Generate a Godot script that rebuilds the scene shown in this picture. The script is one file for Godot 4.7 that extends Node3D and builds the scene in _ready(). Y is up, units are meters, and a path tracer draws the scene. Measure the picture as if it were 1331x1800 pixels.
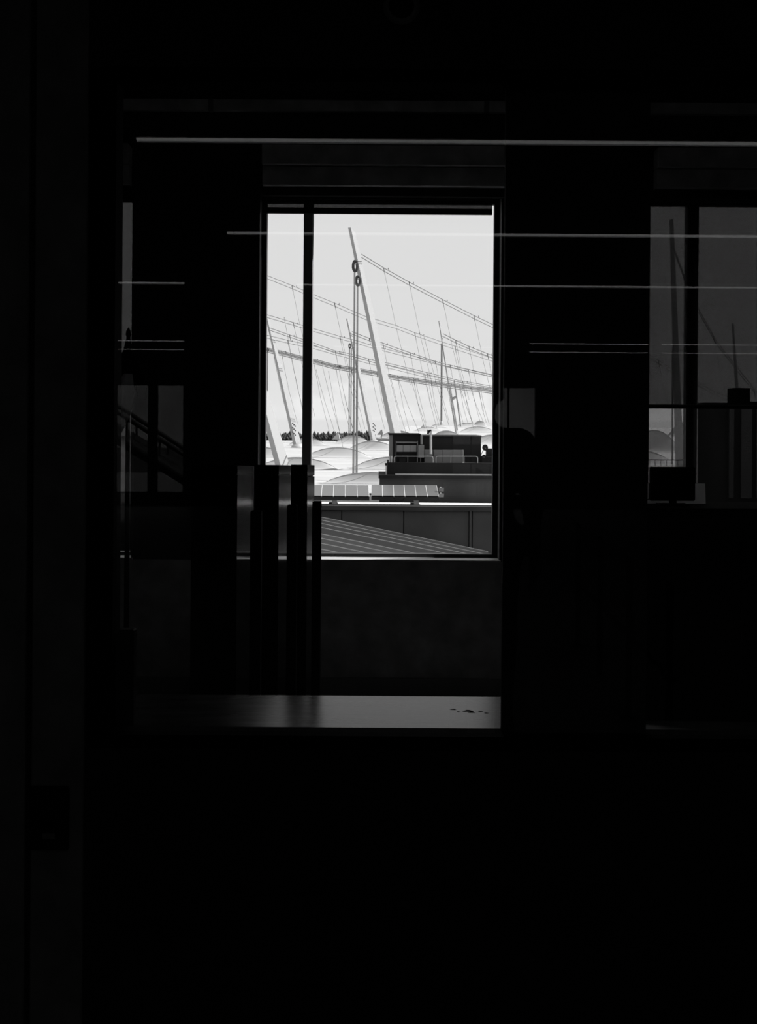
extends Node3D
# A dark interior seen through a glazed partition; beyond it a window wall that looks out over fabric roofs, masts and cables.

const F := 2450.0          # focal length in pixels of the 1331 x 1800 frame
const CX := 665.5
const HY := 738.0          # height of the horizon in the frame
const ROLL := 0.0072
const EYE := Vector3(0, 1.6, 0)
const ZG := 3.2            # distance of the partition glass
const ZW := 8.12           # distance of the inner face of the window wall

var taken := {}
var mats := {}

# ---------------------------------------------------------------- mesh builder
class MB:
	var v := PackedVector3Array()
	var n := PackedVector3Array()
	func tri(a: Vector3, b: Vector3, c: Vector3, na: Vector3, nb: Vector3, nc: Vector3) -> void:
		if (a - c).cross(a - b).dot(na + nb + nc) < 0.0:
			v.append_array([a, c, b]); n.append_array([na, nc, nb])
		else:
			v.append_array([a, b, c]); n.append_array([na, nb, nc])
	func quad(a: Vector3, b: Vector3, c: Vector3, d: Vector3, out: Vector3) -> MB:
		var nn := (b - a).cross(c - a)
		if nn.length() < 1e-12:
			nn = (c - a).cross(d - a)
		nn = nn.normalized()
		if nn.dot(out) < 0.0:
			nn = -nn
		tri(a, b, c, nn, nn, nn); tri(a, c, d, nn, nn, nn)
		return self
	func hexa(p: Array) -> MB:   # 8 corners: bottom 0..3 round, top 4..7 round
		var m := Vector3.ZERO
		for q in p: m += q / 8.0
		for f in [[0, 1, 2, 3], [4, 5, 6, 7], [0, 1, 5, 4], [1, 2, 6, 5], [2, 3, 7, 6], [3, 0, 4, 7]]:
			var a: Vector3 = p[f[0]]; var b: Vector3 = p[f[1]]; var c: Vector3 = p[f[2]]; var d: Vector3 = p[f[3]]
			quad(a, b, c, d, (a + b + c + d) / 4.0 - m)
		return self
	func box(lo: Vector3, hi: Vector3) -> MB:
		return hexa([Vector3(lo.x, lo.y, lo.z), Vector3(hi.x, lo.y, lo.z), Vector3(hi.x, lo.y, hi.z), Vector3(lo.x, lo.y, hi.z), Vector3(lo.x, hi.y, lo.z), Vector3(hi.x, hi.y, lo.z), Vector3(hi.x, hi.y, hi.z), Vector3(lo.x, hi.y, hi.z)])
	func obox(c: Vector3, s: Vector3, bs: Basis) -> MB:
		var p := []
		for k in [[-1, -1, -1], [1, -1, -1], [1, -1, 1], [-1, -1, 1], [-1, 1, -1], [1, 1, -1], [1, 1, 1], [-1, 1, 1]]:
			p.append(c + bs * (s * 0.5 * Vector3(k[0], k[1], k[2])))
		return hexa(p)
	func bevel(lo: Vector3, hi: Vector3, e: float) -> MB:   # a box with chamfered edges
		var m := (lo + hi) / 2.0
		var h := (hi - lo) / 2.0
		var at := func(sx: float, sy: float, sz: float, ax: int) -> Vector3:
			var q := Vector3(sx * (h.x - e), sy * (h.y - e), sz * (h.z - e))
			if ax == 0: q.x = sx * h.x
			elif ax == 1: q.y = sy * h.y
			else: q.z = sz * h.z
			return m + q
		for s in [-1.0, 1.0]:
			quad(at.call(s, -1, -1, 0), at.call(s, 1, -1, 0), at.call(s, 1, 1, 0), at.call(s, -1, 1, 0), Vector3(s, 0, 0))
			quad(at.call(-1, s, -1, 1), at.call(1, s, -1, 1), at.call(1, s, 1, 1), at.call(-1, s, 1, 1), Vector3(0, s, 0))
			quad(at.call(-1, -1, s, 2), at.call(1, -1, s, 2), at.call(1, 1, s, 2), at.call(-1, 1, s, 2), Vector3(0, 0, s))
			for t in [-1.0, 1.0]:
				quad(at.call(s, t, -1, 0), at.call(s, t, 1, 0), at.call(s, t, 1, 1), at.call(s, t, -1, 1), Vector3(s, t, 0))
				quad(at.call(s, -1, t, 0), at.call(s, 1, t, 0), at.call(s, 1, t, 2), at.call(s, -1, t, 2), Vector3(s, 0, t))
				quad(at.call(-1, s, t, 1), at.call(1, s, t, 1), at.call(1, s, t, 2), at.call(-1, s, t, 2), Vector3(0, s, t))
				for u in [-1.0, 1.0]:
					var nn := Vector3(s, t, u).normalized()
					tri(at.call(s, t, u, 0), at.call(s, t, u, 1), at.call(s, t, u, 2), nn, nn, nn)
		return self
	func tube(p: Array, r0: float, r1 := -1.0, sides := 6, caps := true) -> MB:
		if r1 < 0.0: r1 = r0
		var rings := []
		var last: Vector3 = Vector3.ZERO
		for i in p.size():
			var d: Vector3 = (p[mini(i + 1, p.size() - 1)] - p[maxi(i - 1, 0)]).normalized()
			var x := last - d * last.dot(d)
			if x.length() < 0.05:
				x = d.cross(Vector3.UP if absf(d.y) < 0.9 else Vector3.RIGHT)
			x = x.normalized(); last = x
			var y := d.cross(x)
			var r := lerpf(r0, r1, float(i) / maxf(1.0, p.size() - 1))
			var ring := []
			for k in sides:
				var a := TAU * k / sides
				var o := x * cos(a) + y * sin(a)
				ring.append([p[i] + o * r, o])
			rings.append(ring)
		for i in rings.size() - 1:
			for k in sides:
				var a: Array = rings[i][k]; var b: Array = rings[i][(k + 1) % sides]; var c: Array = rings[i + 1][(k + 1) % sides]; var d: Array = rings[i + 1][k]
				tri(a[0], b[0], c[0], a[1], b[1], c[1]); tri(a[0], c[0], d[0], a[1], c[1], d[1])
		if caps:
			for e in [0, rings.size() - 1]:
				var nn: Vector3 = (p[0] - p[1]).normalized() if e == 0 else (p[-1] - p[-2]).normalized()
				for k in sides:
					tri(p[e], rings[e][k][0], rings[e][(k + 1) % sides][0], nn, nn, nn)
		return self
	func lathe(c: Vector3, axis: Vector3, prof: Array, sides := 14) -> MB:   # prof: [along, radius]
		var d := axis.normalized()
		var x := d.cross(Vector3.UP if absf(d.y) < 0.9 else Vector3.RIGHT).normalized()
		var y := d.cross(x)
		for i in prof.size() - 1:
			var dz: float = prof[i + 1][0] - prof[i][0]
			var dr: float = prof[i + 1][1] - prof[i][1]
			for k in sides:
				var o := []
				for j in 2:
					var a := TAU * (k + j) / sides
					o.append(x * cos(a) + y * sin(a))
				var na: Vector3 = (o[0] * dz - d * dr).normalized()
				var nb: Vector3 = (o[1] * dz - d * dr).normalized()
				var p0: Vector3 = c + d * prof[i][0]; var p1: Vector3 = c + d * prof[i + 1][0]
				tri(p0 + o[0] * prof[i][1], p0 + o[1] * prof[i][1], p1 + o[1] * prof[i + 1][1], na, nb, nb)
				tri(p0 + o[0] * prof[i][1], p1 + o[1] * prof[i + 1][1], p1 + o[0] * prof[i + 1][1], na, nb, na)
		return self
	func grid(f: Callable, nu: int, nv: int, out: Vector3) -> MB:   # a smooth sheet f(u, v)
		var p := []
		var q := []
		for i in nu + 1:
			for j in nv + 1:
				var u := float(i) / nu; var w := float(j) / nv
				p.append(f.call(u, w))
				var e := 0.002
				var du: Vector3 = f.call(minf(u + e, 1.0), w) - f.call(maxf(u - e, 0.0), w)
				var dv: Vector3 = f.call(u, minf(w + e, 1.0)) - f.call(u, maxf(w - e, 0.0))
				var nn := du.cross(dv).normalized()
				q.append(nn if nn.dot(out) >= 0.0 else -nn)
		for i in nu:
			for j in nv:
				var a := i * (nv + 1) + j
				var b := a + nv + 1
				tri(p[a], p[b], p[b + 1], q[a], q[b], q[b + 1]); tri(p[a], p[b + 1], p[a + 1], q[a], q[b + 1], q[a + 1])
		return self

# ---------------------------------------------------------------- scene helpers
func P(px: float, py: float, d: float) -> Vector3:   # the point at distance d that was measured at that pixel
	var c := Vector3((px - CX) / F * d, (HY - py) / F * d, -d)
	return EYE + Basis(Vector3.BACK, ROLL) * c

func numbered(called: String) -> String:
	var k: int = taken.get(called, 0)
	taken[called] = k + 1
	return called if k == 0 else "%s_%03d" % [called, k]

func thing(called: String, label: String, category: String, base := Vector3.ZERO, group := "") -> Node3D:
	var o := Node3D.new()
	o.name = numbered(called)
	add_child(o)
	o.position = base
	o.set_meta("label", label); o.set_meta("category", category)
	if group: o.set_meta("group", group)
	return o

func struct(called: String, label := "") -> Node3D:
	var o := Node3D.new()
	o.name = numbered(called)
	add_child(o)
	o.set_meta("kind", "structure")
	if label: o.set_meta("label", label)
	return o

func mesh(mb: MB, origin := Vector3.ZERO) -> ArrayMesh:
	var a := []
	a.resize(Mesh.ARRAY_MAX)
	var v := mb.v
	if origin != Vector3.ZERO:
		for i in v.size(): v[i] -= origin
	a[Mesh.ARRAY_VERTEX] = v; a[Mesh.ARRAY_NORMAL] = mb.n
	var m := ArrayMesh.new()
	m.add_surface_from_arrays(Mesh.PRIMITIVE_TRIANGLES, a)
	return m

func part(parent: Node, called: String, mb: MB, m: Material) -> MeshInstance3D:   # the shape is given in the scene's axes
	var origin := Vector3.ZERO
	var k := parent
	while k != self:
		origin += k.position
		k = k.get_parent()
	var o := MeshInstance3D.new()
	o.name = called
	o.mesh = mesh(mb, origin)
	o.mesh.surface_set_material(0, m)
	parent.add_child(o, true)
	return o

func structure(called: String, mb: MB, m: Material, label := "") -> MeshInstance3D:
	var o := part(self, numbered(called), mb, m)
	o.set_meta("kind", "structure")
	if label: o.set_meta("label", label)
	return o

func grey(x: float) -> Color:   # a linear base colour
	return Color(x, x, x).linear_to_srgb()

func mat(called: String, albedo: float, rough := 0.8, spec := 0.5, metal := 0.0) -> StandardMaterial3D:
	if mats.has(called): return mats[called]
	var m := StandardMaterial3D.new()
	m.resource_name = called
	m.albedo_color = grey(albedo)
	m.roughness = rough; m.metallic = metal; m.metallic_specular = spec
	mats[called] = m
	return m

func grain(m: StandardMaterial3D, tex: Texture2D, scale: Vector3) -> StandardMaterial3D:
	m.albedo_texture = tex
	m.uv1_triplanar = true; m.uv1_world_triplanar = true
	m.uv1_scale = scale
	return m

func noise_tex(freq: float, low: float, high: float, sd: int, oct := 4) -> ImageTexture:
	var nz := FastNoiseLite.new()
	nz.seed = sd; nz.frequency = freq; nz.fractal_octaves = oct
	var im := nz.get_seamless_image(256, 256)
	im.convert(Image.FORMAT_RGB8)
	for y in 256:
		for x in 256:
			var g := lerpf(low, high, im.get_pixel(x, y).r)
			im.set_pixel(x, y, Color(g, g, g))
	return ImageTexture.create_from_image(im)

func clear_mat(called: String, albedo: float, alpha: float, rough: float) -> StandardMaterial3D:
	var m := mat(called, albedo, rough)
	m.transparency = BaseMaterial3D.TRANSPARENCY_ALPHA
	m.albedo_color.a = alpha
	m.cull_mode = BaseMaterial3D.CULL_DISABLED
	return m

# ---------------------------------------------------------------- the scene
func _ready() -> void:
	set_camera()
	set_sky()
	make_materials()
	build_partition()
	build_far_room()
	build_near_room()
	build_roofs()
	build_tents()
	build_masts()
	build_cables()
	build_trees()
	build_rear_yard()
	build_person()

func set_camera() -> void:
	var cam := Camera3D.new()
	cam.name = "camera"
	cam.projection = Camera3D.PROJECTION_FRUSTUM
	cam.near = 0.05; cam.far = 6000.0
	cam.size = 0.05 * 1800.0 / F
	cam.frustum_offset = Vector2(0, 0.05 * (HY - 900.0) / F)
	cam.position = EYE
	cam.rotation.z = ROLL
	add_child(cam)
	cam.current = true

func set_sky() -> void:
	var w := 4096; var h := 2048
	var nz := FastNoiseLite.new()
	nz.seed = 4; nz.frequency = 18.0; nz.fractal_octaves = 5; nz.noise_type = FastNoiseLite.TYPE_SIMPLEX_SMOOTH
	var data := PackedByteArray()
	data.resize(w * h * 3)
	for y in h:
		var el := (0.5 - (y + 0.5) / h) * 180.0
		var clear := 0.894 + 0.045 * exp(-maxf(el, 0.0) / 2.6)
		clear -= 0.05 * clampf((el - 12.0) / 78.0, 0.0, 1.0)
		var row := PackedByteArray()
		row.resize(w * 3)
		if el < 0.0 or el > 9.0:
			row.fill(int(round(clear * 255.0)))
		else:
			var share := clampf(1.0 - el / 3.4, 0.0, 1.0)
			for x in w:
				var az := (float(x) + 0.5) / w * TAU
				var q := Vector3(cos(az), deg_to_rad(el) * 1.7, sin(az))
				var k := nz.get_noise_3dv(q)
				var c := clampf((k - 0.72 + share * 1.05) * 3.2, 0.0, 1.0)
				var g := int(round(clampf(lerpf(clear, 0.965, c * c * (3.0 - 2.0 * c)), 0.0, 1.0) * 255.0))
				row[x * 3] = g; row[x * 3 + 1] = g; row[x * 3 + 2] = g
		for i in w * 3: data[y * w * 3 + i] = row[i]
	var pm := PanoramaSkyMaterial.new()
	pm.panorama = ImageTexture.create_from_image(Image.create_from_data(w, h, false, Image.FORMAT_RGB8, data))
	var sky := Sky.new()
	sky.sky_material = pm
	var env := Environment.new()
	env.background_mode = Environment.BG_SKY
	env.sky = sky
	env.tonemap_mode = Environment.TONE_MAPPER_LINEAR
	env.tonemap_exposure = 1.0
	env.sdfgi_enabled = true; env.ssao_enabled = true; env.ssil_enabled = true
	var we := WorldEnvironment.new()
	we.name = "environment"
	we.environment = env
	add_child(we)
	var sun := DirectionalLight3D.new()
	sun.name = "sun"
	sun.light_energy = 2.6
	sun.light_angular_distance = 0.6
	sun.shadow_enabled = true
	sun.sky_mode = DirectionalLight3D.SKY_MODE_LIGHT_ONLY
	add_child(sun)
	sun.look_at_from_position(Vector3(0.71, 0.66, -0.24) * 100.0, Vector3.ZERO)

func make_materials() -> void:
	var fine := noise_tex(0.02, 0.75, 1.0, 3)
	var coarse := noise_tex(0.008, 0.7, 1.0, 5)
	var streak := noise_tex(0.012, 0.6, 1.0, 8, 5)
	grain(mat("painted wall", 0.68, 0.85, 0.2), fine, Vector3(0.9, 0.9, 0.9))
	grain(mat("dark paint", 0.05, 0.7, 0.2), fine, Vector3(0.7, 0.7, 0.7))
	grain(mat("partition paint", 0.35, 0.8, 0.2), fine, Vector3(1.1, 1.1, 1.1))
	grain(mat("floor vinyl", 0.5, 0.45, 0.3), coarse, Vector3(0.8, 0.8, 0.8))
	grain(mat("counter top", 0.13, 0.22, 0.145), streak, Vector3(0.8, 2.5, 5.0))
	mat("black metal", 0.012, 0.5, 0.25)
	mat("frame metal", 0.05, 0.6, 0.2)
	mat("mullion paint", 0.4, 0.6, 0.2)
	mat("cabinet shell", 0.006, 0.6, 0.15)
	mat("cabinet gloss", 0.012, 0.12, 0.04)
	mat("sill white", 0.55, 0.5, 0.3)
	mat("white board", 0.8, 0.7, 0.3)
	var pa := mat("paper", 0.8, 0.9, 0.1)
	pa.backlight_enabled = true
	pa.backlight = Color(0.9, 0.9, 0.9)
	mat("skirting", 0.3, 0.6, 0.3)
	mat("matte black", 0.012, 0.8, 0.08)
	mat("grey plastic", 0.2, 0.5, 0.4)
	mat("dark cloth", 0.012, 0.95, 0.1)
	mat("white cloth", 0.75, 0.95, 0.1)
	mat("pale metal", 0.45, 0.4, 0.4)
	clear_mat("window glass", 0.02, 0.0, 0.0)
	clear_mat("screen fabric", 0.02, 0.96, 0.9)
	clear_mat("sheer screen fabric", 0.02, 0.82, 0.9)
	clear_mat("insect mesh", 0.02, 0.82, 0.9)
	grain(mat("roof fabric", 0.43, 0.85, 0.2), noise_tex(0.01, 0.92, 1.0, 21), Vector3(0.03, 0.03, 0.03))
	mat("mast paint", 0.33, 0.6, 0.3)
	mat("cable steel", 0.1, 0.6, 0.4)
	mat("stay steel", 0.07, 0.6, 0.3)
	mat("link steel", 0.05, 0.6, 0.3)
	grain(mat("plant cladding", 0.022, 0.8, 0.25), noise_tex(0.01, 0.7, 1.0, 31), Vector3(0.06, 0.02, 0.06))
	grain(mat("lower cladding", 0.055, 0.8, 0.25), noise_tex(0.01, 0.75, 1.0, 32), Vector3(0.06, 0.02, 0.06))
	grain(mat("parapet panel", 0.075, 0.8, 0.25), noise_tex(0.009, 0.75, 1.0, 33), Vector3(0.05, 0.05, 0.05))
	mat("dark recess", 0.012, 0.9, 0.1)
	mat("louvre grey", 0.2, 0.6, 0.3)
	mat("duct grey", 0.14, 0.6, 0.3)
	mat("galvanised", 0.4, 0.5, 0.4)
	mat("roof membrane", 0.75, 0.8, 0.2)
	grain(mat("roof deck", 0.012, 0.9, 0.12), noise_tex(0.012, 0.7, 1.0, 35), Vector3(0.08, 0.08, 0.08))
	mat("roof rib", 0.075, 0.8, 0.2)
	mat("solar glass", 0.11, 0.35, 0.4)
	mat("solar frame", 0.6, 0.5, 0.4)
	grain(mat("tree green", 0.11, 0.95, 0.1), noise_tex(0.03, 0.5, 1.0, 41), Vector3(0.1, 0.1, 0.1))
	grain(mat("ground", 0.12, 0.95, 0.1), noise_tex(0.01, 0.6, 1.0, 43), Vector3(0.01, 0.01, 0.01))
	grain(mat("yard wall", 0.3, 0.9, 0.2), noise_tex(0.01, 0.75, 1.0, 44), Vector3(0.15, 0.15, 0.15))
	var e := mat("lamp diffuser", 0.7, 0.6, 0.3)
	e.emission_enabled = true
	e.emission = Color.WHITE
	e.emission_energy_multiplier = 1.3

# ---------------------------------------------------------------- the partition just in front of the camera
func build_partition() -> void:
	var z0 := -ZG + 0.05; var z1 := -ZG - 0.07
	var xl := P(203, 800, ZG).x
	var xr := 2.6
	var yb := 0.878; var yt := 2.37
	var w := struct("wall_partition", "dark partition wall round the interior glazing")
	var paint: Material = mats["partition paint"]
	var jx := P(150, 800, ZG - 0.05).x
	part(w, "wall_body", MB.new().box(Vector3(-7, 0, z1), Vector3(jx, 3.6, z0 - 0.02)).box(Vector3(jx, 0, z1), Vector3(xr, yb - 0.03, z0 - 0.02)).box(Vector3(jx, yt + 0.03, z1), Vector3(xr, 3.6, z0 - 0.02)).box(Vector3(xr, 0, z1), Vector3(7, 3.6, z0 - 0.02)), mats["dark paint"])
	# facing boards left of the glazing, with the joint between them
	var gx := P(52, 900, ZG - 0.05).x
	part(w, "facing_board", MB.new().bevel(Vector3(-2.4, 0.0, z0 - 0.02), Vector3(gx - 0.007, 2.8, z0), 0.003), paint)
	part(w, "facing_board", MB.new().bevel(Vector3(gx + 0.007, 0.0, z0 - 0.02), Vector3(jx, 2.8, z0), 0.003), paint)
	part(w, "glazing_frame", MB.new().box(Vector3(jx, yb - 0.03, z1), Vector3(xl, yt + 0.03, z0 - 0.03)).box(Vector3(xl, yb - 0.03, z1), Vector3(xr, yb, z0 - 0.03)).box(Vector3(xl, yt, z1), Vector3(xr, yt + 0.03, z0 - 0.03)), mats["matte black"])
	var sx0 := P(885, 800, ZG + 0.04).x; var sx1 := P(1139, 700, ZG + 0.04).x
	part(w, "pane", MB.new().quad(Vector3(xl, yb, -ZG), Vector3(xr, yb, -ZG), Vector3(xr, yt, -ZG), Vector3(xl, yt, -ZG), Vector3.BACK), mats["window glass"])
	part(w, "spandrel_panel", MB.new().box(Vector3(sx0, yb, -ZG - 0.06), Vector3(sx1, yt, -ZG - 0.035)), mats["dark paint"])
	part(w, "back_lining", MB.new().box(Vector3(-7, 0, z1 - 0.003), Vector3(jx, 3.6, z1)).box(Vector3(jx, yt + 0.03, z1 - 0.003), Vector3(xr, 3.6, z1)).box(Vector3(0.55, 0, z1 - 0.003), Vector3(xr, yb - 0.03, z1)).box(Vector3(xr, 0, z1 - 0.003), Vector3(7, 3.6, z1)), mats["painted wall"])
	# switch on the facing board
	var c := P(88, 1436, ZG - 0.05)
	var s := thing("key_switch", "dark square key switch plate on the facing board beside the glazing", "switch", Vector3(c.x, c.y - 0.07, z0))
	part(s, "plate", MB.new().bevel(c + Vector3(-0.045, -0.072, 0.0), Vector3(c.x + 0.045, c.y + 0.072, z0 + 0.012), 0.004), mats["black metal"])
	part(s, "rotary_ring", MB.new().lathe(Vector3(c.x, c.y + 0.008, z0 + 0.012), Vector3.BACK, [[0.0, 0.022], [0.008, 0.021], [0.010, 0.016], [0.006, 0.013], [0.006, 0.0]], 18), mats["black metal"])
	part(s, "name_strip", MB.new().box(Vector3(c.x - 0.014, c.y - 0.045, z0 + 0.011), Vector3(c.x + 0.014, c.y - 0.034, z0 + 0.0135)), mats["grey plastic"])
	# small dome over the glazing
	var q := P(706, 9, ZG - 0.05)
	var d := thing("dome_detector", "small round dark dome fixed above the glazing near the top edge", "detector", Vector3(q.x, q.y, z0 - 0.02))
	part(d, "mounting_ring", MB.new().lathe(Vector3(q.x, q.y, z0 - 0.02), Vector3.BACK, [[0.0, 0.042], [0.012, 0.042], [0.016, 0.036], [0.016, 0.0]], 20), mats["grey plastic"])
	part(d, "dome", MB.new().lathe(Vector3(q.x, q.y, z0 - 0.004), Vector3.BACK, [[0.0, 0.029], [0.012, 0.026], [0.021, 0.017], [0.026, 0.0]], 20), mats["black metal"])
	# counter behind the glass
	var zc0 := z1 - 0.006; var zc1 := -3.70
	var k := thing("counter", "long pale counter board just behind the glazing, catching the window light", "counter", Vector3(-0.15, 0, (zc0 + zc1) / 2))
	part(k, "counter_top", MB.new().bevel(Vector3(-0.74, 0.832, zc1), Vector3(0.52, 0.868, zc0), 0.004), mats["counter top"])
	part(k, "front_panel", MB.new().box(Vector3(-0.7, 0.0, zc0 - 0.03), Vector3(0.25, 0.832, zc0 - 0.002)), mats["dark paint"])
	for e in [[797.0, 1246.0, 5.0], [806.0, 1250.0, 3.0], [823.0, 1248.5, 9.0], [829.0, 1251.0, 6.0], [845.0, 1249.0, 4.0], [855.0, 1252.0, 3.5]]:
		var mk := P(e[0], e[1], 0.732 * F / (e[1] - HY))
		var rx: float = e[2] / F * 3.5
		part(k, "scuff_mark", MB.new().grid(func(u: float, v: float) -> Vector3:
			var a := u * TAU
			var rr := v * rx * (1.0 + 0.25 * sin(a * 3.0 + e[0]))
			return Vector3(mk.x + cos(a) * rr, 0.8683 + 0.0006 * (1.0 - v * v), mk.z + sin(a) * rr * 0.8), 14, 3, Vector3.UP), mats["matte black"])
	for x in [-0.68, 0.2]:
		part(k, "leg", MB.new().bevel(Vector3(x, 0.0, zc1 + 0.03), Vector3(x + 0.04, 0.832, zc1 + 0.07), 0.003), mats["black metal"])
	var bx0 := P(196, 1150, ZG + 0.12).x; var bx1 := P(235, 1150, ZG + 0.09).x
	var b := thing("letter_tray", "flat black upright tray standing at the end of the pale counter", "tray", Vector3(bx0, 0.868, -ZG - 0.2))
	part(b, "tray_body", MB.new().bevel(Vector3(bx0 - 0.12, 0.8682, -ZG - 0.13), Vector3(bx1, 1.1, -ZG - 0.09), 0.003), mats["cabinet shell"])
	part(b, "label_holder", MB.new().box(Vector3(bx0 - 0.1, 1.05, -ZG - 0.09), Vector3(bx1 - 0.012, 1.075, -ZG - 0.087)), mats["black metal"])

# ---------------------------------------------------------------- the room beyond the glass
func window(idx: int, x0: float, x1: float, mx0: float, mx1: float, yb: float, yt: float) -> void:
	var zf := -8.32; var zb := -8.25
	var w := struct("window_%d" % idx, "dark framed window in the far wall")
	var fm: Material = mats["frame metal"]
	part(w, "frame", MB.new().box(Vector3(x0 - 0.04, yb - 0.02, zf), Vector3(x0, yt + 0.04, zb)).box(Vector3(x1, yb - 0.02, zf), Vector3(x1 + 0.04, yt + 0.04, zb)).box(Vector3(x0, yb - 0.02, zf), Vector3(x1, yb + 0.008, zb)).box(Vector3(x0, yt, zf), Vector3(x1, yt + 0.04, zb)), fm)
	part(w, "mullion", MB.new().bevel(Vector3(mx0, yb + 0.008, zf), Vector3(mx1, yt, zb + 0.02), 0.004), mats["mullion paint"])
	for e in [[x0, mx0], [mx1, x1]]:
		part(w, "pane", MB.new().quad(Vector3(e[0], yb, -8.29), Vector3(e[1], yb, -8.29), Vector3(e[1], yt, -8.29), Vector3(e[0], yt, -8.29), Vector3.BACK), mats["window glass"])
	part(w, "reveal_lining", MB.new().box(Vector3(x0 - 0.04, yb - 0.012, zb), Vector3(x0 - 0.03, yt + 0.03, -8.118)).box(Vector3(x1 + 0.03, yb - 0.012, zb), Vector3(x1 + 0.04, yt + 0.03, -8.118)).box(Vector3(x0 - 0.04, yt + 0.03, zb), Vector3(x1 + 0.04, yt + 0.04, -8.118)), fm)
	part(w, "window_sill", MB.new().bevel(Vector3(x0 - 0.04, yb - 0.022, zb - 0.01), Vector3(x1 + 0.04, yb - 0.012, -8.10), 0.002), mats["sill white"])

func blind(label: String, x0: float, x1: float, yt: float, yh: float, cloth: String, drop := 0.036) -> void:
	var z := -8.19
	var b := thing("roller_blind", label, "blind", Vector3((x0 + x1) / 2, yt, z), "roller blinds at the far windows")
	part(b, "roller_tube", MB.new().tube([Vector3(x0, yt, z), Vector3(x1, yt, z)], 0.016, -1, 12), mats["frame metal"])
	part(b, "blind_fabric", MB.new().quad(Vector3(x0, yh, z), Vector3(x1, yh, z), Vector3(x1, yt, z), Vector3(x0, yt, z), Vector3.BACK), mats[cloth])
	part(b, "hem_bar", MB.new().bevel(Vector3(x0, yh - drop, z - 0.008), Vector3(x1, yh, z + 0.008), 0.003), mats["frame metal"])

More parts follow.
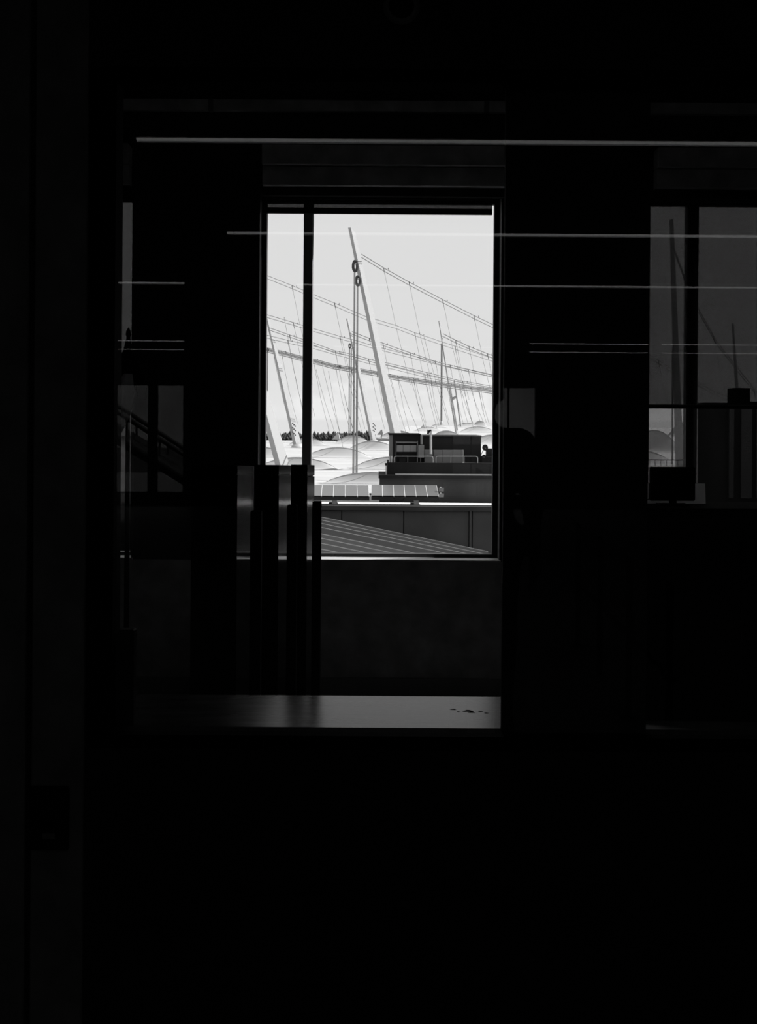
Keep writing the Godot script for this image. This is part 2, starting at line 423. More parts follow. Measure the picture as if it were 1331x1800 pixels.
func build_far_room() -> void:
	var za := -ZW; var zb := -8.37
	var gd := 8.29
	var yb := P(700, 976, 8.25).y
	var yt := P(700, 357, 8.25).y
	var w1 := [P(469.5, 500, gd).x, P(867, 600, gd).x, P(533, 600, 8.27).x, P(550, 600, 8.27).x]
	var w2 := [P(1140.5, 500, gd).x, P(1140.5, 500, gd).x + 1.36, P(1205, 600, 8.27).x, P(1225, 600, 8.27).x]
	var x0r: float = P(234, 500, gd).x
	var w0 := [x0r - 1.36, x0r, x0r - 1.36 + 0.215, x0r - 1.36 + 0.275]
	var wall := MB.new()
	var edges := [-7.0]
	for w in [w0, w1, w2]: edges.append_array([w[0] - 0.04, w[1] + 0.04])
	edges.append(7.0)
	var ob := yb - 0.022; var ot := yt + 0.04
	for i in range(0, edges.size(), 2):
		wall.box(Vector3(edges[i], ob, zb), Vector3(edges[i + 1], ot, za))
	wall.box(Vector3(-7, ot, zb), Vector3(7, 3.6, za))
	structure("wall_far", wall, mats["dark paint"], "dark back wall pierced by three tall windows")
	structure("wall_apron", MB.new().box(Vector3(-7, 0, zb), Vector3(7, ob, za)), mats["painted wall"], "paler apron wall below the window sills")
	structure("baseboard_far", MB.new().box(Vector3(-7, 0, za), Vector3(7, 0.098, za + 0.018)), mats["skirting"], "dark skirting along the window wall")
	window(1, w1[0], w1[1], w1[2], w1[3], yb, yt)
	window(2, w2[0], w2[1], w2[2], w2[3], yb, yt)
	window(3, w0[0], w0[1], w0[2], w0[3], yb, yt)
	var hem := P(700, 366, 8.19).y
	blind("dark screen blind rolled up at the head of the bright middle window", w1[0] - 0.02, P(865.5, 370, 8.19).x, yt + 0.02, hem, "screen fabric")
	blind("dark sheer blind drawn down most of the window right of the black panel", w2[0] - 0.03, w2[1] + 0.03, yt + 0.02, P(1200, 711, 8.19).y, "sheer screen fabric", 0.024)
	blind("dark screen blind drawn down the narrow window strip behind the flag", w0[0] - 0.03, w0[1] + 0.03, yt + 0.02, yb + 0.06, "screen fabric")
	var s := thing("insect_screen", "fine dark insect mesh stretched across the window right of the black panel", "screen", Vector3((w2[0] + w2[1]) / 2, yb, -8.225))
	part(s, "mesh_sheet", MB.new().quad(Vector3(w2[0] - 0.02, yb, -8.225), Vector3(w2[1] + 0.02, yb, -8.225), Vector3(w2[1] + 0.02, yt + 0.02, -8.225), Vector3(w2[0] - 0.02, yt + 0.02, -8.225), Vector3.BACK), mats["insect mesh"])
	part(s, "screen_frame", MB.new().box(Vector3(w2[0] - 0.035, yb - 0.018, -8.232), Vector3(w2[0] - 0.02, yt + 0.03, -8.218)).box(Vector3(w2[1] + 0.02, yb - 0.018, -8.232), Vector3(w2[1] + 0.035, yt + 0.03, -8.218)).box(Vector3(w2[0] - 0.02, yb - 0.018, -8.232), Vector3(w2[1] + 0.02, yb, -8.218)), mats["frame metal"])
	# pelmets over the windows
	var names := ["boxed pelmet above the bright middle window", "boxed pelmet above the window right of the black panel", "boxed pelmet above the narrow window strip behind the flag"]
	var k := 0
	for w in [w1, w2, w0]:
		var a: float = w[0] - 0.01; var b: float = w[1] + 0.06
		if k == 2: a = w[0] - 0.04; b = w[1] + 0.02
		var pl := thing("pelmet", names[k], "pelmet", Vector3((a + b) / 2, P(700, 344, 8.05).y, za), "pelmets above the far windows")
		part(pl, "fascia", MB.new().bevel(Vector3(a, P(700, 326, 8.0).y, za + 0.002), Vector3(b, P(700, 292, 8.0).y, za + 0.10), 0.003), mats["painted wall"])
		part(pl, "cornice", MB.new().bevel(Vector3(a, P(700, 291, 8.0).y, za + 0.002), Vector3(b, P(700, 256, 8.0).y, za + 0.14), 0.003), mats["painted wall"])
		part(pl, "lower_lip", MB.new().bevel(Vector3(a, P(700, 344, 8.05).y, za + 0.002), Vector3(b, P(700, 328, 8.05).y, za + 0.05), 0.003), mats["dark paint"])
		k += 1
	var cd := thing("cable_duct", "pale cable duct running along the wall just below the ceiling", "duct", Vector3(0, P(700, 196, 8.08).y, za))
	part(cd, "duct_body", MB.new().bevel(Vector3(-6, P(700, 197, 8.08).y, za + 0.002), Vector3(6, P(700, 177, 8.08).y, za + 0.05), 0.003), mats["painted wall"])
	for x in [-3.0, -1.0, 0.6, 2.5]:
		part(cd, "joint_cover", MB.new().bevel(Vector3(x, P(700, 198, 8.08).y, za + 0.002), Vector3(x + 0.03, P(700, 176, 8.08).y, za + 0.054), 0.002), mats["grey plastic"])
	structure("floor", MB.new().box(Vector3(-7, -0.3, -8.37), Vector3(7, 0, 19.2)), mats["floor vinyl"])
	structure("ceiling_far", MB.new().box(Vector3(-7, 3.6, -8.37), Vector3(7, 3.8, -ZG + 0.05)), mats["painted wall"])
	structure("wall_left", MB.new().box(Vector3(-7.2, -0.3, -8.37), Vector3(-7, 3.8, 19.2)), mats["dark paint"])
	structure("wall_right", MB.new().box(Vector3(7, -0.3, -8.37), Vector3(7.2, 3.8, 19.2)), mats["dark paint"])
	# the three upright cabinets that stand out from the window wall
	# [left, front right px, side end distance, front distance, top px, label]
	var cab := [[336.0, 417.0, 8.04, 7.0, 818.7, "black upright cabinet with glossy side, leftmost and furthest of the three"],
		[446.0, 490.0, 6.9, 6.0, 817.3, "black upright cabinet with glossy side, standing between the other two"],
		[511.0, 540.0, 5.56, 5.0, 816.8, "thin black upright cabinet, rightmost and nearest of the three"]]
	for c in cab:
		var d: float = c[3]; var e: float = c[2]
		var xl: float = P(c[0], 900, d).x; var xs: float = P(c[1], 900, d).x
		var top: float = P(c[1], c[4], d).y
		var t := thing("upright_cabinet", c[5], "cabinet", Vector3((xl + xs) / 2, 0, -(d + e) / 2), "upright cabinets below the window")
		var back: float = P(c[1], c[4] + 0.5, e).y
		var slab := func(x0: float, x1: float, f0: float, b0: float, f1: float, b1: float) -> MB:
			return MB.new().hexa([Vector3(x0, b0, -e), Vector3(x1, b0, -e), Vector3(x1, f0, -d), Vector3(x0, f0, -d), Vector3(x0, b1, -e), Vector3(x1, b1, -e), Vector3(x1, f1, -d), Vector3(x0, f1, -d)])
		part(t, "body", slab.call(xl, xs - 0.006, 0.03, 0.03, top - 0.041, back - 0.041), mats["cabinet shell"])
		part(t, "top_cap", slab.call(xl, xs - 0.006, top - 0.041, back - 0.041, top, back), mats["cabinet shell"])
		part(t, "cap_edge", slab.call(xs - 0.006, xs, top - 0.041, back - 0.041, top - 0.001, back - 0.001), mats["cabinet gloss"])
		part(t, "side_panel", slab.call(xs - 0.006, xs, 0.03, 0.03, top - 0.045, back - 0.045), mats["cabinet gloss"])
		part(t, "plinth", MB.new().box(Vector3(xl + 0.01, 0.0, -e + 0.02), Vector3(xs - 0.015, 0.03, -d - 0.02)), mats["black metal"])
	# low slim posts that stand in front of the cabinets
	for c in [[440.0, 459.5, 898.7, 5.8, "leftmost of the three slim black posts before the cabinets"], [504.5, 522.0, 888.3, 4.85, "middle one of the three slim black posts before the cabinets"], [549.0, 564.5, 881.3, 4.4, "rightmost slim black post, before the bright window"]]:
		var d: float = c[3]
		var a := P(c[0], c[2], d); var b := P(c[1], c[2], d)
		var t := thing("slim_post", c[4], "post", Vector3((a.x + b.x) / 2, 0, -d), "slim black posts before the cabinets")
		part(t, "post_body", MB.new().bevel(Vector3(a.x, 0.012, -d - 0.06), Vector3(b.x, a.y, -d), 0.003), mats["cabinet shell"])
		part(t, "edge_strip", MB.new().box(Vector3(b.x - 0.001, 0.03, -d - 0.012), Vector3(b.x + 0.0015, a.y - 0.006, -d - 0.004)), mats["grey plastic"])
		part(t, "foot_plate", MB.new().box(Vector3(a.x - 0.03, 0.0, -d - 0.09), Vector3(b.x + 0.03, 0.012, -d + 0.03)), mats["black metal"])
	# sideboard with what stands on it, right of the black panel
	var sy := P(1260, 894, 7.4).y
	var sx := P(1105, 894, 7.4).x
	var sb := thing("sideboard", "tall dark sideboard under the window right of the black panel", "sideboard", Vector3(sx + 0.9, 0, -7.7))
	part(sb, "body", MB.new().box(Vector3(sx + 0.02, 0.05, -8.0), Vector3(sx + 1.78, sy - 0.03, -7.43)), mats["cabinet shell"])
	part(sb, "board_top", MB.new().bevel(Vector3(sx, sy - 0.03, -8.02), Vector3(sx + 1.8, sy, -7.4), 0.004), mats["matte black"])
	part(sb, "plinth", MB.new().box(Vector3(sx + 0.04, 0.0, -7.98), Vector3(sx + 1.76, 0.05, -7.46)), mats["black metal"])
	for i in 3:
		var dx: float = sx + 0.03 + i * 0.583
		var dr := part(sb, "door", MB.new().bevel(Vector3(dx, 0.07, -7.43), Vector3(dx + 0.57, sy - 0.04, -7.41), 0.003), mats["cabinet shell"])
		part(dr, "handle", MB.new().tube([Vector3(dx + 0.53, sy - 0.3, -7.395), Vector3(dx + 0.53, sy - 0.14, -7.395)], 0.006, -1, 8), mats["black metal"])
	var m0 := P(1143, 880, 7.62); var m1 := P(1223, 821, 7.62)
	var mo := thing("computer_monitor", "small dark monitor seen from behind on the tall sideboard", "monitor", Vector3((m0.x + m1.x) / 2, sy, -7.62))
	part(mo, "housing", MB.new().bevel(Vector3(m0.x, m0.y, -7.66), Vector3(m1.x, m1.y, -7.62), 0.006), mats["cabinet shell"])
	part(mo, "screen", MB.new().box(Vector3(m0.x + 0.008, m0.y + 0.008, -7.662), Vector3(m1.x - 0.008, m1.y - 0.008, -7.659)), mats["cabinet gloss"])
	part(mo, "stand", MB.new().bevel(Vector3((m0.x + m1.x) / 2 - 0.02, sy, -7.63), Vector3((m0.x + m1.x) / 2 + 0.02, m0.y + 0.03, -7.61), 0.003), mats["cabinet shell"])
	part(mo, "foot", MB.new().bevel(Vector3((m0.x + m1.x) / 2 - 0.08, sy, -7.69), Vector3((m0.x + m1.x) / 2 + 0.08, sy + 0.012, -7.56), 0.003), mats["cabinet shell"])
	var b0 := P(1124, 880, 7.82); var b1 := P(1241, 850, 7.82)
	var bx := thing("paper_sheet", "pale sheet of paper standing half hidden behind the small monitor", "paper", Vector3((b0.x + b1.x) / 2, sy, -7.82))
	part(bx, "sheet", MB.new().grid(func(u: float, v: float) -> Vector3: return Vector3(lerpf(b0.x, b1.x, u), lerpf(sy + 0.001, b1.y, v), -7.82 - 0.02 * v + 0.012 * sin(u * 3.0)), 16, 4, Vector3.BACK), mats["paper"])
	part(bx, "clip", MB.new().tube([Vector3(b0.x + 0.004, sy + 0.008, -7.805), Vector3(b0.x + 0.03, sy + 0.012, -7.803), Vector3(b0.x + 0.054, sy + 0.03, -7.80)], 0.0025, -1, 6), mats["black metal"])
	# furled flag in front of the narrow window strip
	var fd := 5.6
	var f0 := P(226, 588, fd)
	var fl := thing("furled_flag", "furled flag on a pole, dark above and white below, before the narrow window", "flag", Vector3(f0.x, 0, -fd))
	part(fl, "pole", MB.new().tube([Vector3(f0.x, 0.03, -fd), f0], 0.012, 0.009, 10), mats["black metal"])
	part(fl, "base", MB.new().lathe(Vector3(f0.x, 0, -fd), Vector3.UP, [[0.0, 0.0], [0.0, 0.15], [0.02, 0.15], [0.035, 0.05], [0.05, 0.02]], 20), mats["black metal"])
	part(fl, "finial", MB.new().lathe(f0, Vector3.UP, [[-0.01, 0.008], [0.0, 0.012], [0.015, 0.009], [0.03, 0.0]], 10), mats["black metal"])
	var y0 := f0.y - 0.02
	part(fl, "dark_cloth", MB.new().grid(func(u: float, v: float) -> Vector3:
		var a := u * TAU
		var r := (0.010 + 0.062 * smoothstep(0.0, 0.9, v)) * (1.0 + 0.22 * sin(a * 5.0 + v * 3.0))
		return Vector3(f0.x - 0.014 * v + cos(a) * r, y0 - v * 0.24, -fd + sin(a) * r * 0.7), 40, 14, Vector3.BACK), mats["dark cloth"])
	part(fl, "white_cloth", MB.new().grid(func(u: float, v: float) -> Vector3:
		var a := u * TAU
		var r := (0.008 + 0.03 * sin(PI * clampf(v * 0.9 + 0.08, 0.0, 1.0))) * (1.0 + 0.25 * sin(a * 4.0 + v * 4.0))
		return Vector3(f0.x + 0.012 - 0.055 * v + cos(a) * r, y0 - 0.14 - v * 0.27, -fd + 0.075 + sin(a) * r * 0.7), 36, 14, Vector3.BACK), mats["white cloth"])

# ---------------------------------------------------------------- the room round the camera, mirrored in the glass
func lamp(px0: float, px1: float, py: float, label: String, half := 0.025) -> void:
	var y := 2.77
	var dv := (y - EYE.y) * F / (HY - py)
	var z := dv - 2.0 * ZG
	var x0 := (px0 - CX) / F * dv; var x1 := (px1 - CX) / F * dv
	var t := thing("ceiling_light", label, "light", Vector3((x0 + x1) / 2, 2.8, z), "slim ceiling lights behind the camera")
	part(t, "housing", MB.new().bevel(Vector3(x0 - 0.02, y + 0.004, z - 0.035), Vector3(x1 + 0.02, 2.8, z + 0.035), 0.003), mats["grey plastic"])
	part(t, "diffuser", MB.new().box(Vector3(x0, y - 0.004, z - half), Vector3(x1, y + 0.004, z + half)), mats["lamp diffuser"])
	var l := AreaLight3D.new()
	l.name = "lamp_glow"
	l.area_size = Vector2(x1 - x0, half * 2.0)
	l.light_energy = 0.23 * half * (x1 - x0)
	l.area_range = 40.0
	l.shadow_enabled = true
	t.add_child(l)
	l.position = Vector3(0, y - 0.01 - 2.8, 0)
	l.rotation.x = -PI / 2

func build_near_room() -> void:
	var cm: Material = mats["dark paint"]
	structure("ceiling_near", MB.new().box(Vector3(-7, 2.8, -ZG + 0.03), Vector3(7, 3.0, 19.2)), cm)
	lamp(237, 1500, 248, "long slim ceiling light nearest to the glazing", 0.013)
	lamp(397, 1500, 411, "second slim ceiling light from the glazing")
	lamp(120, 322, 500, "short slim ceiling light in the third row, over the stair side")
	lamp(520, 1500, 501, "long slim ceiling light in the third row")
	for a in [[602, "fourth"], [617, "fifth"]]:
		lamp(120, 322, a[0], "short slim ceiling light of the %s row, over the stair side" % a[1])
		lamp(930, 1138, a[0], "middle slim ceiling light of the %s row" % a[1])
		lamp(1163, 1500, a[0], "slim ceiling light of the %s row, over the barrier rail side" % a[1])
	# rear wall with its low windows
	var z := 19.0
	var dv := z + 2.0 * ZG
	var xs := func(px: float) -> float: return (px - CX) / F * dv
	var yb := 0.25; var yt := 2.2
	var a0: float = xs.call(190.0); var a1: float = xs.call(322.0); var b0: float = xs.call(850.0); var b1: float = xs.call(942.0)
	structure("wall_rear", MB.new().box(Vector3(-7, 0, z), Vector3(7, yb, z + 0.2)).box(Vector3(-7, yt, z), Vector3(7, 3.0, z + 0.2)).box(Vector3(-7, yb, z), Vector3(a0, yt, z + 0.2)).box(Vector3(a1, yb, z), Vector3(b0, yt, z + 0.2)).box(Vector3(b1, yb, z), Vector3(7, yt, z + 0.2)), cm)
	var n := 4
	for e in [[a0, a1, xs.call(259.0), xs.call(276.0)], [b0, b1, xs.call(893.0), xs.call(896.0)]]:
		var w := struct("window_%d" % n, "low window in the rear wall")
		part(w, "mullion", MB.new().box(Vector3(e[2], yb, z + 0.06), Vector3(e[3], yt, z + 0.14)), mats["frame metal"])
		part(w, "pane", MB.new().quad(Vector3(e[0], yb, z + 0.1), Vector3(e[2], yb, z + 0.1), Vector3(e[2], yt, z + 0.1), Vector3(e[0], yt, z + 0.1), Vector3.BACK), mats["window glass"])
		part(w, "pane", MB.new().quad(Vector3(e[3], yb, z + 0.1), Vector3(e[1], yb, z + 0.1), Vector3(e[1], yt, z + 0.1), Vector3(e[3], yt, z + 0.1), Vector3.BACK), mats["window glass"])
		n += 1
	# barrier rail beside the camera
	var r := thing("barrier_rail", "long barrier with a pale round top rail beside the camera", "barrier", Vector3(1.4, 0, 1.7))
	part(r, "top_rail", MB.new().tube([Vector3(1.32, 0.9, -0.2), Vector3(1.43, 0.9, 3.6)], 0.022, -1, 12), mats["pale metal"])
	part(r, "lower_rail", MB.new().tube([Vector3(1.32, 0.45, -0.2), Vector3(1.43, 0.45, 3.6)], 0.014, -1, 10), mats["black metal"])
	for i in 4:
		var zz := -0.1 + i * 1.2
		var x := lerpf(1.32, 1.43, (zz + 0.2) / 3.8)
		var ps := part(r, "post", MB.new().tube([Vector3(x, 0.0, zz), Vector3(x, 0.885, zz)], 0.018, -1, 10), mats["black metal"])
		part(ps, "foot_plate", MB.new().lathe(Vector3(x, 0.0, zz), Vector3.UP, [[0.0, 0.0], [0.0, 0.06], [0.008, 0.06], [0.012, 0.02]], 16), mats["black metal"])

# ---------------------------------------------------------------- the roofs just outside
func pbox(px0: float, py0: float, px1: float, py1: float, d: float, depth: float) -> MB:
	var a := P(px0, py1, d); var b := P(px1, py0, d)
	return MB.new().box(Vector3(a.x, a.y, -d - depth), Vector3(b.x, b.y, -d))

func build_roofs() -> void:
	structure("ground_outside", MB.new().box(Vector3(-1500, -26.0, -2100), Vector3(1500, -25.0, -8.6)), mats["ground"], "flat ground far below the windows")
	# ribbed roof sloping down to the right
	var ref := P(565, 918, 115)
	var at := func(x: float, d: float, up: float) -> Vector3: return Vector3(x, ref.y - 0.2 * (x - ref.x) + up, -d)
	var rr := thing("ribbed_roof", "grey ribbed metal roof sloping down below the window sill", "roof", at.call(-4.0, 100.0, 0.0))
	var xa := -17.0; var xb := 9.0
	part(rr, "deck", MB.new().hexa([at.call(xa, 115.0, -1.0), at.call(xb, 115.0, -1.0), at.call(xb, 84.0, -1.0), at.call(xa, 84.0, -1.0), at.call(xa, 115.0, 0.0), at.call(xb, 115.0, 0.0), at.call(xb, 84.0, 0.0), at.call(xa, 84.0, 0.0)]), mats["roof deck"])
	var k := 0
	for d in [113.6, 110.4, 107.2, 103.6, 99.8, 96.4, 92.8, 89.0, 86.0]:
		var hgt := 0.55 if k < 4 else 0.42
		part(rr, "rib", MB.new().hexa([at.call(xa, d + 0.55, 0.0), at.call(xb, d + 0.55, 0.0), at.call(xb, d - 0.55, 0.0), at.call(xa, d - 0.55, 0.0), at.call(xa, d + 0.3, hgt), at.call(xb, d + 0.3, hgt), at.call(xb, d - 0.3, hgt), at.call(xa, d - 0.3, hgt)]), mats["roof rib"])
		k += 1
	# parapet wall behind it
	var pw := thing("parapet_wall", "dark grey panelled parapet wall behind the ribbed roof", "wall", P(690, 1000, 115.6))
	part(pw, "core", pbox(480, 895, 1120, 1010, 115.6, 0.8), mats["plant cladding"])
	for e in [[482, 600], [601, 709], [710.2, 824], [830.5, 960], [961, 1110]]:
		part(pw, "panel", pbox(e[0], 898, e[1], 1008, 115.45, 0.15), mats["parapet panel"])
	part(pw, "pilaster", pbox(825, 897, 829.5, 1008, 115.25, 0.3), mats["parapet panel"])
	part(pw, "coping", pbox(478, 893, 1122, 896, 115.2, 1.2), mats["lower cladding"])
	var fr := thing("flat_roof", "bright flat white roof strip behind the dark parapet", "roof", P(690, 891, 119))
	var f0 := P(480, 890.5, 116.8); var f1 := P(1120, 890.5, 116.8)
	part(fr, "roof_sheet", MB.new().box(Vector3(f0.x, f0.y - 0.3, -124.0), Vector3(f1.x, f0.y, -116.8)), mats["roof membrane"])
	part(fr, "gutter", pbox(480, 890.5, 1120, 893, 116.3, 0.5), mats["plant cladding"])
	# two solar arrays
	var ld := 118.2; var ud := 122.5
	for g in [[502.0, 649.5, 7, "grey solar array behind the cabinets, left of the gap"], [653.0, 771.5, 6, "grey solar array in front of the dark plant building"]]:
		var n: int = g[2]
		var a := P(g[0], 872, ld); var b := P(g[1], 872, ld)
		var c := P(g[0], 853, ud); var d := P(g[1], 853, ud)
		var so := thing("solar_array", g[3], "solar panel", Vector3((a.x + b.x) / 2, f0.y, -ld - 1.5), "solar arrays on the white flat roof")
		var up := Vector3(0, 0.09, 0.0)
		var ku := a.x
		for i in n:
			var x0 := lerpf(a.x, b.x, float(i) / n) + 0.03; var x1 := lerpf(a.x, b.x, float(i + 1) / n) - 0.03
			var u0 := x0 + (c.x - a.x) * 0.35; var u1 := x1 + (c.x - a.x) * 0.35
			part(so, "solar_panel", MB.new().hexa([Vector3(x0, a.y - 0.05, -ld), Vector3(x1, a.y - 0.05, -ld), Vector3(u1, c.y - 0.05, -ud), Vector3(u0, c.y - 0.05, -ud), Vector3(x0, a.y + 0.05, -ld), Vector3(x1, a.y + 0.05, -ld), Vector3(u1, c.y + 0.05, -ud), Vector3(u0, c.y + 0.05, -ud)]), mats["solar glass"])
		var o := (c.x - a.x) * 0.35
		part(so, "backing_frame", MB.new().hexa([Vector3(a.x, a.y - 0.12, -ld), Vector3(b.x, a.y - 0.12, -ld), Vector3(b.x + o, c.y - 0.12, -ud), Vector3(a.x + o, c.y - 0.12, -ud), Vector3(a.x, a.y + 0.03, -ld), Vector3(b.x, a.y + 0.03, -ld), Vector3(b.x + o, c.y + 0.03, -ud), Vector3(a.x + o, c.y + 0.03, -ud)]), mats["solar frame"])
		part(so, "front_beam", MB.new().box(Vector3(a.x, a.y - 0.32, -ld - 0.2), Vector3(b.x, a.y - 0.04, -ld + 0.1)), mats["plant cladding"])
		for t in ([588.0] if ku < -3 else [732.0]):
			var lx: float = P(t, 880, ld).x
			part(so, "leg", MB.new().box(Vector3(lx - 0.2, f0.y, -ld - 0.5), Vector3(lx + 0.2, a.y - 0.1, -ld - 0.1)), mats["duct grey"])
			part(so, "foot_block", MB.new().box(Vector3(lx - 0.5, f0.y, -ld - 0.9), Vector3(lx + 0.15, f0.y + 0.28, -ld - 0.2)), mats["plant cladding"])
			part(so, "brace", MB.new().tube([Vector3(lx + 0.3, f0.y + 0.05, -ld - 0.4), Vector3(lx - 0.1, a.y - 0.15, -ld - 2.2)], 0.07, -1, 6), mats["duct grey"])
		if ku > -3:
			for yy in [858.0, 868.0]:
				part(so, "end_clamp", pbox(771.8, yy, 780.5, yy + 6.0, ld + 1.6, 0.3), mats["duct grey"])
				part(so, "clamp_bolt", pbox(773.5, yy - 2.0, 776.0, yy, ld + 1.7, 0.2), mats["solar frame"])
			var cc := []
			for i in 9:
				cc.append(P(692.0 + i * 2.4, 875.5 + 7.0 * sin(PI * i / 8.0), ld - 0.1))
			part(so, "cable_loop", MB.new().tube(cc, 0.035, -1, 5), mats["dark recess"])
	# plant building: three stepped storeys
	var pb := thing("plant_building", "dark stepped rooftop plant building with railings and a flue pipe", "building", P(770, 886, 126))
	part(pb, "lower_storey", pbox(667, 840, 1120, 892, 125.0, 9.0), mats["lower cladding"])
	part(pb, "lower_cornice", pbox(665.5, 838.3, 1121, 841, 124.7, 9.4), mats["plant cladding"])
	part(pb, "ledge", pbox(695, 836.2, 1121, 838.3, 125.2, 2.0), mats["galvanised"])
	part(pb, "middle_storey", pbox(681, 816, 1115, 838.3, 126.0, 8.0), mats["plant cladding"])
	part(pb, "left_house", MB.new().box(P(690.5, 816, 127.5) + Vector3(0, 0, -8), P(739, 764.5, 127.5)), mats["plant cladding"])
	part(pb, "corner_post", pbox(684, 763.6, 690.3, 816, 127.5, 2.0), mats["duct grey"])
	part(pb, "roof_edge", pbox(683.5, 762.8, 740, 764.6, 127.3, 8.0), mats["dark recess"])
	part(pb, "right_house", pbox(740, 766.4, 846, 816, 128.2, 7.0), mats["plant cladding"])
	part(pb, "roof_edge", pbox(739.5, 765.6, 846.8, 767, 128.0, 7.4), mats["lower cladding"])
	part(pb, "bay_opening", pbox(697, 778, 734, 816, 127.4, 0.1), mats["dark recess"])
	part(pb, "bay_frame", MB.new().box(P(695.6, 816, 127.3), P(697, 775, 127.2)).box(P(733, 816, 127.3), P(735, 775, 127.2)).box(P(697, 778.6, 127.3), P(733, 776.6, 127.2)), mats["duct grey"])
	for i in 3:
		part(pb, "louvre_panel", pbox(697.5 + i * 11.8, 782.5, 708.6 + i * 11.8, 794, 127.3, 0.1), mats["louvre grey"])
	part(pb, "bay_crate", pbox(702, 806, 713, 815, 127.25, 0.1), mats["plant cladding"])
	part(pb, "service_box", pbox(735.5, 782.5, 745.8, 804.5, 126.6, 0.7), mats["duct grey"])
	part(pb, "vent_cowl", pbox(739.5, 764.8, 743.6, 781, 126.9, 0.6), mats["louvre grey"])
	part(pb, "duct_unit", pbox(746.5, 791, 761, 816, 127.2, 0.9), mats["duct grey"])
	for e in [[762.0, 778.0], [778.3, 796.0], [796.3, 813.6]]:
		part(pb, "duct_panel", pbox(e[0], 791.0, e[1], 816, 127.4, 0.7), mats["duct grey"])
	part(pb, "duct_edge", pbox(813.8, 791, 815, 814, 127.3, 0.8), mats["galvanised"])
	part(pb, "base_lamp", pbox(813.5, 812.4, 816.2, 815.6, 126.7, 0.2), mats["white board"])
	var pp := part(pb, "flue_pipe", MB.new().tube([P(757.6, 798, 126.5), P(757.6, 758, 126.5)], 0.11, -1, 12), mats["galvanised"])
	part(pp, "flue_elbow", MB.new().tube([P(757.6, 759, 126.5), P(757, 756.6, 126.5), P(755, 757.2, 126.5), P(753.3, 760, 126.5), P(752.4, 763.0, 126.5)], 0.1, -1, 10), mats["dark recess"])
	part(pp, "flue_bracket", pbox(751.2, 755.8, 752.8, 763, 126.4, 0.2), mats["dark recess"])
	for e in [[693.0, 761.5], [766.5, 840.0]]:
		var q := [P(e[0], 816, 126.15), P(e[0], 804.5, 126.15), P(e[0] + 1.2, 802.6, 126.15), P(e[0] + 3.5, 802, 126.15), P(e[1] - 3.5, 802, 126.15), P(e[1] - 1.2, 802.8, 126.15), P(e[1], 805, 126.15), P(e[1], 816, 126.15)]
		var rl := part(pb, "safety_rail", MB.new().tube(q, 0.028, -1, 6), mats["galvanised"])
		for i in 2:
			var mx: float = lerpf(e[0], e[1], 0.35 + 0.33 * i)
			part(rl, "rail_post", MB.new().tube([P(mx, 816, 126.15), P(mx, 802, 126.15)], 0.022, -1, 5), mats["duct grey"])
	part(pb, "stair_rail", MB.new().tube([P(685, 816, 126.1), P(685.2, 801.5, 126.1), P(688.6, 801.5, 126.1), P(688.6, 816, 126.1)], 0.05, -1, 6), mats["galvanised"])
	part(pb, "down_pipe", MB.new().tube([P(679, 838, 126.0), P(679, 815, 126.0)], 0.05, -1, 8), mats["galvanised"])
	part(pb, "pipe_box", pbox(677, 814, 680.8, 818, 125.9, 0.3), mats["dark recess"])
	part(pb, "roof_tank", pbox(848, 803.5, 1000, 816.5, 127.0, 3.0), mats["plant cladding"])
	part(pb, "roof_tank", pbox(857.5, 790, 985, 803.5, 127.6, 2.4), mats["plant cladding"])
	var dishes := [[852.0, 787.0, 5.6, "round satellite dish on a thin arm beside the plant building"], [850.0, 802.5, 3.6, "small low satellite dish below the round one"]]
	for e in dishes:
		var c := P(e[0], e[1], 126.6)
		var r: float = e[2] / F * 126.6
		var di := thing("satellite_dish", e[3], "dish", Vector3(c.x, P(850, 803.5, 127).y, c.z), "satellite dishes beside the plant building")
		part(di, "bowl", MB.new().lathe(c, Vector3(0.35, 0.1, 1.0), [[-0.02, 0.0], [0.02, r * 0.4], [0.07, r * 0.75], [0.13, r], [0.11, r * 0.98], [0.04, r * 0.7], [0.0, 0.0]], 20), mats["plant cladding"])
		part(di, "feed_arm", MB.new().tube([c, c + Vector3(r * 0.3, -r * 0.3, r * 1.1)], 0.02, -1, 5), mats["duct grey"])
		part(di, "mast_arm", MB.new().tube([c + Vector3(0, 0, -0.04), Vector3(c.x - r * 1.1, minf(c.y - r * 1.2, P(850, 803.5, 127).y + 0.12), c.z - 0.6)], 0.03, -1, 6), mats["plant cladding"])
	# dark building outside the right window
	var db := thing("dark_building", "dark flat roofed block with a stepped chimney outside the screened window", "building", P(1280, 900, 128))
	part(db, "main_block", pbox(1226, 716, 1470, 1000, 128.0, 6.0), mats["plant cladding"])
	part(db, "chimney", pbox(1293, 682, 1319, 716, 128.4, 3.0), mats["dark recess"])
	part(db, "chimney_shoulder", pbox(1319, 706, 1338, 716, 128.4, 3.6), mats["plant cladding"])
	for e in [[1282.0, 1291.0], [1303.0, 1323.0], [1330.0, 1348.0]]:
		part(db, "pale_strip", pbox(e[0], 717, e[1], 876, 127.7, 0.3), mats["parapet panel"])
	part(db, "roof_step", pbox(1240, 708, 1290, 716, 129.0, 4.0), mats["plant cladding"])
	var gr := thing("guard_rail", "thin roof guard rail before the fabric roofs outside the screened window", "railing", P(1170, 822, 140))
	part(gr, "rail_bar", MB.new().tube([P(1100, 808, 140), P(1222, 809, 140)], 0.05, -1, 6), mats["plant cladding"])
	part(gr, "foot_bar", MB.new().tube([P(1100, 822, 140), P(1222, 823, 140)], 0.05, -1, 6), mats["plant cladding"])
